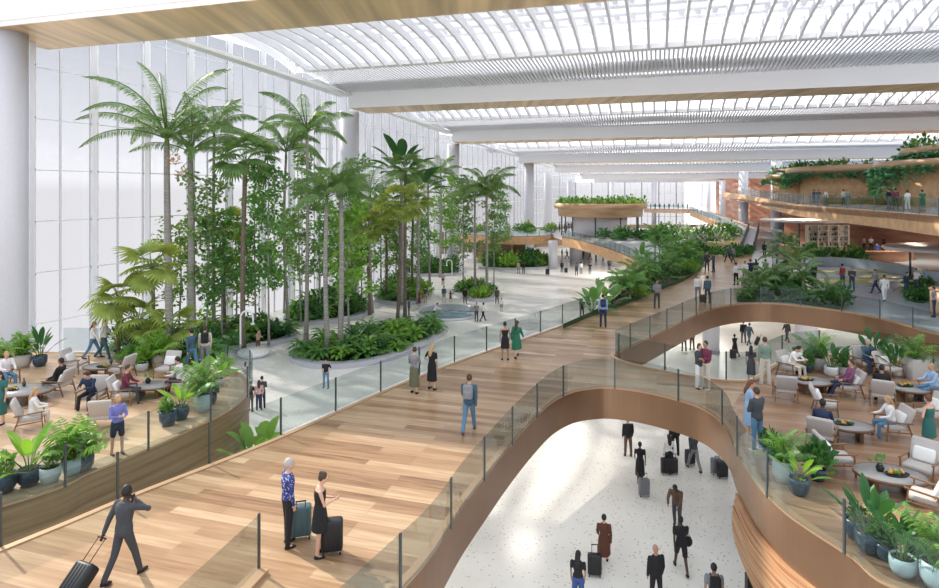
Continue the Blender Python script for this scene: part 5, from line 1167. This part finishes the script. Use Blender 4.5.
seated(866, 371, 180, 'sit', (JK, 'slate'), (TR, 'navy'), (HS, 'grey'), 'seated grey-haired guest under the tall back strelitzia'); seated(935, 401, 85, 'sit', (LS, 'light_blue'), (TR, 'denim'), (HS, 'blond'), 'seated guest in pale blue at the right picture edge')
# --- left terrace
person(93, 358, 0, -75, 'walk', (LS, 'white'), (TR, 'denim'), (HL, 'auburn'), 'woman in white top and jeans strolling along the glass wall', fem=True); person(104, 358.5, 0, -80, 'walk2', (LS, 'white'), (TR, 'slate'), (HS, 'brown'), 'man in white shirt strolling along the glass wall')
person(192, 371, 0, 50, 'walk', (LS, 'slate'), (TR, 'denim'), (HS, 'black'), 'man in slate shirt and jeans walking by the terrace shrubs'); person(205, 369, 0, 20, 'stand', (LS, 'cream'), (TR, 'grey'), (HS, 'brown'), 'person with a dark backpack at the terrace shrubs', bag=('black', 'black backpack on the person by the terrace shrubs'))
person(117.5, 454, 0, -130, 'hold', (LS, 'purple'), (SH_, 'navy'), (HL, 'blond'), 'blonde woman in a violet top and boots looking at her phone', fem=True, shoes='brown')
person(0, 424, 0, 180, 'stand', (LD, 'teal'), None, (HL, 'brown'), 'woman in teal dress cut by the left picture edge', fem=True)
seated(58, 394, 90, 'sitback', (LS, 'black'), (TR, 'black'), (HS, 'black'), 'man all in black leaning back on the left terrace', 'tan'); seated(31, 428, -60, 'sit', (LS, 'white'), (TR, 'cream'), (HL, 'blond'), 'seated blonde woman in white on the left terrace', fem=True)
seated(92, 406, 180, 'sitphone', (LS, 'navy'), (TR, 'black'), (HS, 'brown'), 'seated man in navy bent over his phone'); seated(124, 403, -80, 'sit', (LS, 'maroon'), (TR, 'charcoal'), (HS, 'brown'), 'seated person in maroon on the left terrace')
seated(181, 393, 90, 'sit', (LS, 'white'), (TR, 'navy'), (HS, 'black'), 'seated man in a white shirt beside the banana plant'); seated(5, 386, -120, 'sit', (LS, 'white'), (TR, 'denim'), (HS, 'blond'), 'seated guest in white at the left picture edge')
# --- ground hall, near part below the bronze edge
person(628, 456, LOW, 5, 'stand', (JK, 'black'), (TR, 'brown'), (HS, 'black'), 'man in black jacket and brown trousers just below the bronze arc'); person(640, 481, LOW, -10, 'walk2', (LD, 'black'), None, (HS, 'black'), 'woman in black pulling a grey suitcase on the hall floor', 'dark', fem=True)
q = P(644, 496, LOW); suitcase(q.x, q.y, LOW, .05, 'grey', 'grey hard suitcase behind the woman in black', .0, .25)
person(669, 473, LOW, 0, 'stand', (LS, 'white'), (SK, 'black'), (HL, 'black'), 'woman in white top and black skirt with two dark cases', 'tan', fem=True)
for dx, l in ((-3, 'black suitcase left of the woman in white and black'), (3.5, 'black suitcase right of the woman in white and black')): q = P(669+dx, 474, LOW); suitcase(q.x, q.y, LOW, .1, 'black', l, 0, .2)
person(694, 470, LOW, 10, 'walk', (LS, 'charcoal'), (TR, 'grey'), (HB, 'black'), 'person in charcoal top and grey trousers near the two standing cases', 'dark'); q = P(690, 465, LOW); suitcase(q.x, q.y, LOW, .3, 'black', 'black suitcase beside the person in grey trousers', 0, .2)
q = P(716, 474, LOW); suitcase(q.x, q.y, LOW, .1, 'grey', 'grey suitcase standing by the right curve of the opening', 0, .1); q = P(722.5, 478, LOW); suitcase(q.x, q.y, LOW, .1, 'black', 'black suitcase almost hidden by the right bronze curve', 0, .1)
person(675, 455, LOW, 0, 'stand', (JK, 'black'), (TR, 'black'), (HS, 'black'), 'dark-clothed person under the middle of the bronze arc')
person(677, 527, LOW, 150, 'bend', (JK, 'brown'), (TR, 'charcoal'), (HS, 'black'), 'person in brown jacket bending forward', 'dark'); person(681, 571, LOW, -5, 'walk', (TS_, 'black'), (SH_, 'black'), (HS, 'black'), 'man in black shirt and shorts carrying a round bag', 'dark')
q = P(688, 560, LOW); mb = MB(); mb.ball((0, 0, 0), (.15, .13, .17), 'cloth_black', 14); mb.tube([(-.1, 0, .12), (0, 0, .26), (.1, 0, .12)], .012, 'cloth_black', n=6); o = mb.obj('round_bag'); o.location = (q.x, q.y, LOW+.62); tag(o, 'round black bag swinging beside the man in shorts', 'bag')
person(604, 565, LOW, -12, 'walk2', (CT, 'rust'), None, (HU, 'black'), 'woman in a rust-brown coat pulling a black suitcase', 'light', fem=True); q = P(594.5, 576, LOW); suitcase(q.x, q.y, LOW, -.15, 'black', 'black suitcase pulled by the woman in the rust coat', 0, .35)
person(578, 608, LOW, -20, 'stand', (TS_, 'black'), (WD, 'blue'), (HL, 'black'), 'long-haired woman in black top and blue jeans at the bottom', 'tan', fem=True); person(656, 606, LOW, 10, 'stand', (JK, 'black'), (TR, 'black'), None, 'bald man in a black jacket at the bottom', 'tan')
person(714, 628, LOW, -10, 'stand', (TS_, 'grey'), (TR, 'black'), (HS, 'black'), 'man in grey shirt with a bag strap at the bottom edge', 'tan', bag=('black', 'black bag on the back of the man at the bottom edge'))
# --- ground hall seen through the far opening
person(735, 356, LOW, 15, 'walk', (LD, 'black'), None, (HS, 'black'), 'woman in black dress walking under the far opening', 'dark', fem=True); q = P(733, 359, LOW); suitcase(q.x, q.y, LOW, .1, 'black', 'black suitcase trailing the woman under the far opening', 0, .25)
person(743.5, 343, LOW, -5, 'stand', (JK, 'black'), (TR, 'charcoal'), (HS, 'black'), 'man in black under the far opening, beside another in slate'); person(749, 345, LOW, -60, 'pull', (JK, 'slate'), (TR, 'slate'), (HS, 'brown'), 'man in slate pulling a case under the far opening'); q = P(755.5, 345, LOW); suitcase(q.x, q.y, LOW, 1.2, 'black', 'dark suitcase pulled by the man in slate', .35, .25)
person(787, 342, LOW, 10, 'walk2', (JK, 'charcoal'), (TR, 'charcoal'), (HS, 'black'), 'person in charcoal by the white column under the plaza'); person(684, 351, LOW, 0, 'stand', (LS, 'black'), (TR, 'charcoal'), (HS, 'black'), 'left of two dark figures under the bronze slope'); person(692, 350, LOW, 10, 'stand', (LS, 'grey'), (TR, 'brown'), (HS, 'brown'), 'right of two figures under the bronze slope, brown trousers')
# --- ground hall, left and middle
person(250.5, 411, LOW, -10, 'stand', (TS_, 'black'), (TR, 'charcoal'), (HU, 'brown'), 'person in black below the terrace tip', fem=True); person(259, 410, LOW, 15, 'stand', (LS, 'pink'), (TR, 'navy'), (HL, 'brown'), 'person in dusty pink below the terrace tip', fem=True); person(262, 408, LOW, 20, 'hold', (JK, 'charcoal'), (TR, 'black'), (HS, 'black'), 'person in charcoal behind the one in dusty pink')
person(245.5, 380, LOW, 0, 'hips', (TS_, 'white'), (SK, 'pink'), (HL, 'brown'), 'small child in white near the terrace tip', fem=True, h=.7); person(326, 388, LOW, 175, 'hips', (TS_, 'black'), (TR, 'denim'), (HS, 'black'), 'man in black shirt and jeans beside the oval planter kerb')
person(409, 316.5, LOW, -80, 'stand', (LS, 'slate'), (TR, 'navy'), (HS, 'black'), 'man in slate standing left of the pond'); person(434, 321, LOW, -60, 'bend', (LS, 'white'), (TR, 'charcoal'), (HS, 'brown'), 'person in white leaning over the pond rim')
for px, py, a, t, b, hr, lab, f in ((419, 306, 10, (LD, 'maroon'), None, (HL, 'brown'), 'woman in a maroon dress beyond the pond corner', True), (425.5, 303, -10, (TS_, 'charcoal'), (SH_, 'tan'), (HS, 'black'), 'man in charcoal shirt beyond the pond corner', False), (444, 302, 0, (LS, 'slate'), (SH_, 'grey'), (HS, 'brown'), 'person in slate behind the pond', False), (450.5, 302, 20, (TS_, 'red'), (SK, 'charcoal'), (HL, 'brown'), 'child in a red top behind the pond', True),
    (465, 303.5, 0, (JK, 'black'), (TR, 'black'), (HS, 'black'), 'dark figure by the round planter kerb', False), (443, 285.5, 0, (LS, 'pink'), (TR, 'charcoal'), (HB, 'brown'), 'distant person in pink on the path beyond the pond', True), (476.5, 321.5, 160, (TS_, 'grey'), (TR, 'charcoal'), (HS, 'black'), 'person in grey shirt at the right pond rim', False),
    (483, 321, -60, (LS, 'white'), (TR, 'black'), (HS, 'brown'), 'person in white striding at the right pond rim', False), (497, 304, 0, (LS, 'brown'), (TR, 'charcoal'), (HS, 'black'), 'person in brown between pond and open floor', False), (501.5, 311.5, -20, (TS_, 'white'), (SH_, 'grey'), (HS, 'brown'), 'child in white between pond and open floor', False),
    (582, 317, 0, (TS_, 'black'), (TR, 'black'), (HS, 'black'), 'dark figure behind the deck railing end', False), (599, 292, 10, (JK, 'black'), (TR, 'charcoal'), (HS, 'black'), 'man in black on the open floor near the ramp column', False), (518.5, 273.5, 0, (TS_, 'tan'), (TR, 'grey'), (HS, 'brown'), 'person in tan before the far planting bed', False),
    (523.5, 273.5, 30, (JK, 'black'), (TR, 'charcoal'), (HS, 'black'), 'person in black before the far planting bed', False), (562, 272.5, 0, (JK, 'black'), (TR, 'black'), (HS, 'black'), 'dark traveller with a case under the amber ramp', False), (576.5, 275.5, 0, (LS, 'slate'), (TR, 'black'), (HS, 'brown'), 'traveller in slate under the amber ramp', False),
    (581, 274, 10, (LS, 'white'), (TR, 'grey'), (HS, 'black'), 'traveller in white under the amber ramp', False), (590, 274.5, -20, (TS_, 'black'), (TR, 'slate'), (HS, 'black'), 'traveller in black shirt farthest right under the ramp', False), (609, 270, 0, (JK, 'charcoal'), (TR, 'black'), (HS, 'black'), 'figure in charcoal near the ramp end column', False)):
    person(px, py, LOW, a, 'bend' if 'leaning' in lab else ('walk' if 'striding' in lab else 'stand'), t, b, hr, lab, fem=f, h=.75 if 'child' in lab else 1)
q = P(547.5, 275, LOW); suitcase(q.x, q.y, LOW, .2, 'black', 'black luggage standing alone left of the ramp columns', 0, .2, 1.3); q = P(566, 273, LOW); suitcase(q.x, q.y, LOW, .2, 'black', 'dark case of the traveller under the amber ramp', 0, .2, 1.1)
person(258, 352.5, LOW, -110, 'hold', (LS, 'tan'), (TR, 'brown'), (HS, 'brown'), 'person in tan leaning by the round white seat')
for i, (px, py) in enumerate(((554, 260), (562, 258.5), (567, 258.5), (572, 259), (583, 259.5), (590, 260), (596, 262), (603, 261))):
    person(px, py, LOW, U(0, 360), random.choice(['stand', 'walk']), (random.choice([LS, JK]), 'charcoal'), (TR, 'black'), (HS, 'black'), 'distant traveller in dark clothes beneath the garden pavilion walkway', group='distant travellers beneath the pavilion walkway')
for i in range(18):
    px = 560+i*2.3+U(-.6, .6); cl = ['slate', 'white', 'charcoal', 'light_blue', 'maroon', 'grey'][i % 6]
    person(px, U(231, 232.2), -.02, U(0, 360), random.choice(['stand', 'walk', 'hold']), (LS, cl), (TR, 'charcoal'), (HS, random.choice(['black', 'brown'])), 'tiny figure in %s in the crowd beside the garden pavilion' % cl, group='pavilion crowd in '+cl)
# --- plaza, kiosk and upper balcony
for px, py, z, a, po, t, b, hr, lab, f in ((842.5, 287, 0, 20, 'stand', (LS, 'red'), (TR, 'slate'), (HS, 'black'), 'man in red top standing on the plaza', False), (852, 291, 0, 150, 'hold', (JK, 'charcoal'), (TR, 'slate'), (HS, 'brown'), 'man in charcoal facing the one in red on the plaza', False), (875.5, 293, 0, 80, 'walk', (LS, 'grey'), (TR, 'navy'), (HS, 'brown'), 'man in grey shirt striding across the plaza', False),
    (884.5, 301, 0, -20, 'walk2', (LS, 'white'), (TR, 'white'), (HS, 'brown'), 'person all in white crossing the plaza', False), (906.5, 297.5, 0, 190, 'hold', (LS, 'navy'), (TR, 'slate'), (HS, 'black'), 'man in navy with folded hands on the plaza', False), (916.5, 293, 0, 90, 'hips', (TS_, 'white'), (TR, 'slate'), (HS, 'brown'), 'person in white tee gesturing on the plaza', False),
    (814, 286, 0, 10, 'stand', (JK, 'black'), (TR, 'charcoal'), (HS, 'black'), 'dark figure beside the plaza bed palms', False), (827, 261, 0, 0, 'stand', (LS, 'slate'), (TR, 'grey'), (HS, 'brown'), 'figure in slate before the kiosk counter', False), (934, 317, 0, 60, 'hips', (TS_, 'grey'), (TR, 'navy'), (HS, 'brown'), 'person in grey leaning on the round amber bar', False),
    (877, 258, 0, 0, 'stand', (LS, 'blue'), (TR, 'blue'), (HS, 'black'), 'figure in blue at the kiosk counter', False), (888, 259, 0, 10, 'stand', (LS, 'cream'), (TR, 'grey'), (HS, 'brown'), 'figure in cream at the kiosk counter', False), (899, 259, 0, -10, 'stand', (LS, 'charcoal'), (TR, 'slate'), (HS, 'black'), 'figure in charcoal near the white disc canopy', False),
    (904, 248, 0, 0, 'stand', (JK, 'navy'), (TR, 'black'), (HS, 'black'), 'figure in navy behind the kiosk, near the red wall', False), (864, 251, 0, 20, 'stand', (LS, 'tan'), (TR, 'black'), (HS, 'brown'), 'kiosk guest in tan, right of the shelving', False), (871, 251, 0, 160, 'stand', (TS_, 'white'), (TR, 'black'), (HS, 'black'), 'kiosk guest in white, right of the shelving', False),
    (884, 250, 0, 0, 'hold', (LS, 'maroon'), (TR, 'black'), (HS, 'black'), 'kiosk guest in maroon at the far tables', False), (791, 247, 0, 0, 'stand', (JK, 'slate'), (TR, 'black'), (HS, 'brown'), 'figure in slate left of the kiosk under the disc canopy', False), (797, 246, 0, 40, 'stand', (LS, 'grey'), (TR, 'black'), (HS, 'brown'), 'figure in grey left of the kiosk under the disc canopy', False),
    (786, 248, 0, 40, 'walk', (LS, 'white'), (TR, 'charcoal'), (HS, 'black'), 'figure in white left of the kiosk under the disc canopy', False),
    (814, 203.6, 5.9, 20, 'stand', (LS, 'blue'), (TR, 'navy'), (HS, 'black'), 'person in blue at the left of the upper balcony', False), (818.5, 203.8, 5.9, -20, 'hold', (LS, 'slate'), (TR, 'charcoal'), (HS, 'brown'), 'person in slate beside the one in blue on the balcony', False), (826, 205, 5.9, 90, 'walk', (LS, 'white'), (TR, 'grey'), (HS, 'brown'), 'person in white walking on the upper balcony', False),
    (843.5, 205.7, 5.9, 10, 'stand', (LS, 'cream'), (TR, 'slate'), (HS, 'black'), 'left of the balcony pair in pale clothes', False), (847.5, 206, 5.9, 160, 'hold', (LS, 'sage'), (TR, 'grey'), (HS, 'brown'), 'right of the balcony pair, in sage', False), (889, 209, 5.9, 20, 'stand', (JK, 'black'), (TR, 'slate'), (HS, 'black'), 'person in black on the balcony near the hanging vines', False),
    (895.5, 209, 5.9, -20, 'hips', (LS, 'maroon'), (TR, 'navy'), (HS, 'black'), 'person in maroon on the balcony near the hanging vines', False), (907.5, 210, 5.9, 0, 'stand', (LS, 'white'), (WD, 'white'), (HB, 'brown'), 'woman in white on the balcony under the vines', True), (922.5, 211, 5.9, -20, 'hold', (LD, 'green'), None, (HS, 'black'), 'woman in green dress on the balcony at right', True)):
    person(px, py, z, a, po, t, b, hr, lab, fem=f)
for i in range(10):
    px = 680+U(-30, 60); person(px, 0, 0, U(0, 360), 'stand', (LS, 'charcoal'), (TR, 'black'), (HS, 'black'), 'tiny dark figure on the distant balcony by the end windows', group='distant balcony figures', pt=Q(646+i*4.6, 184+4, 2.2))
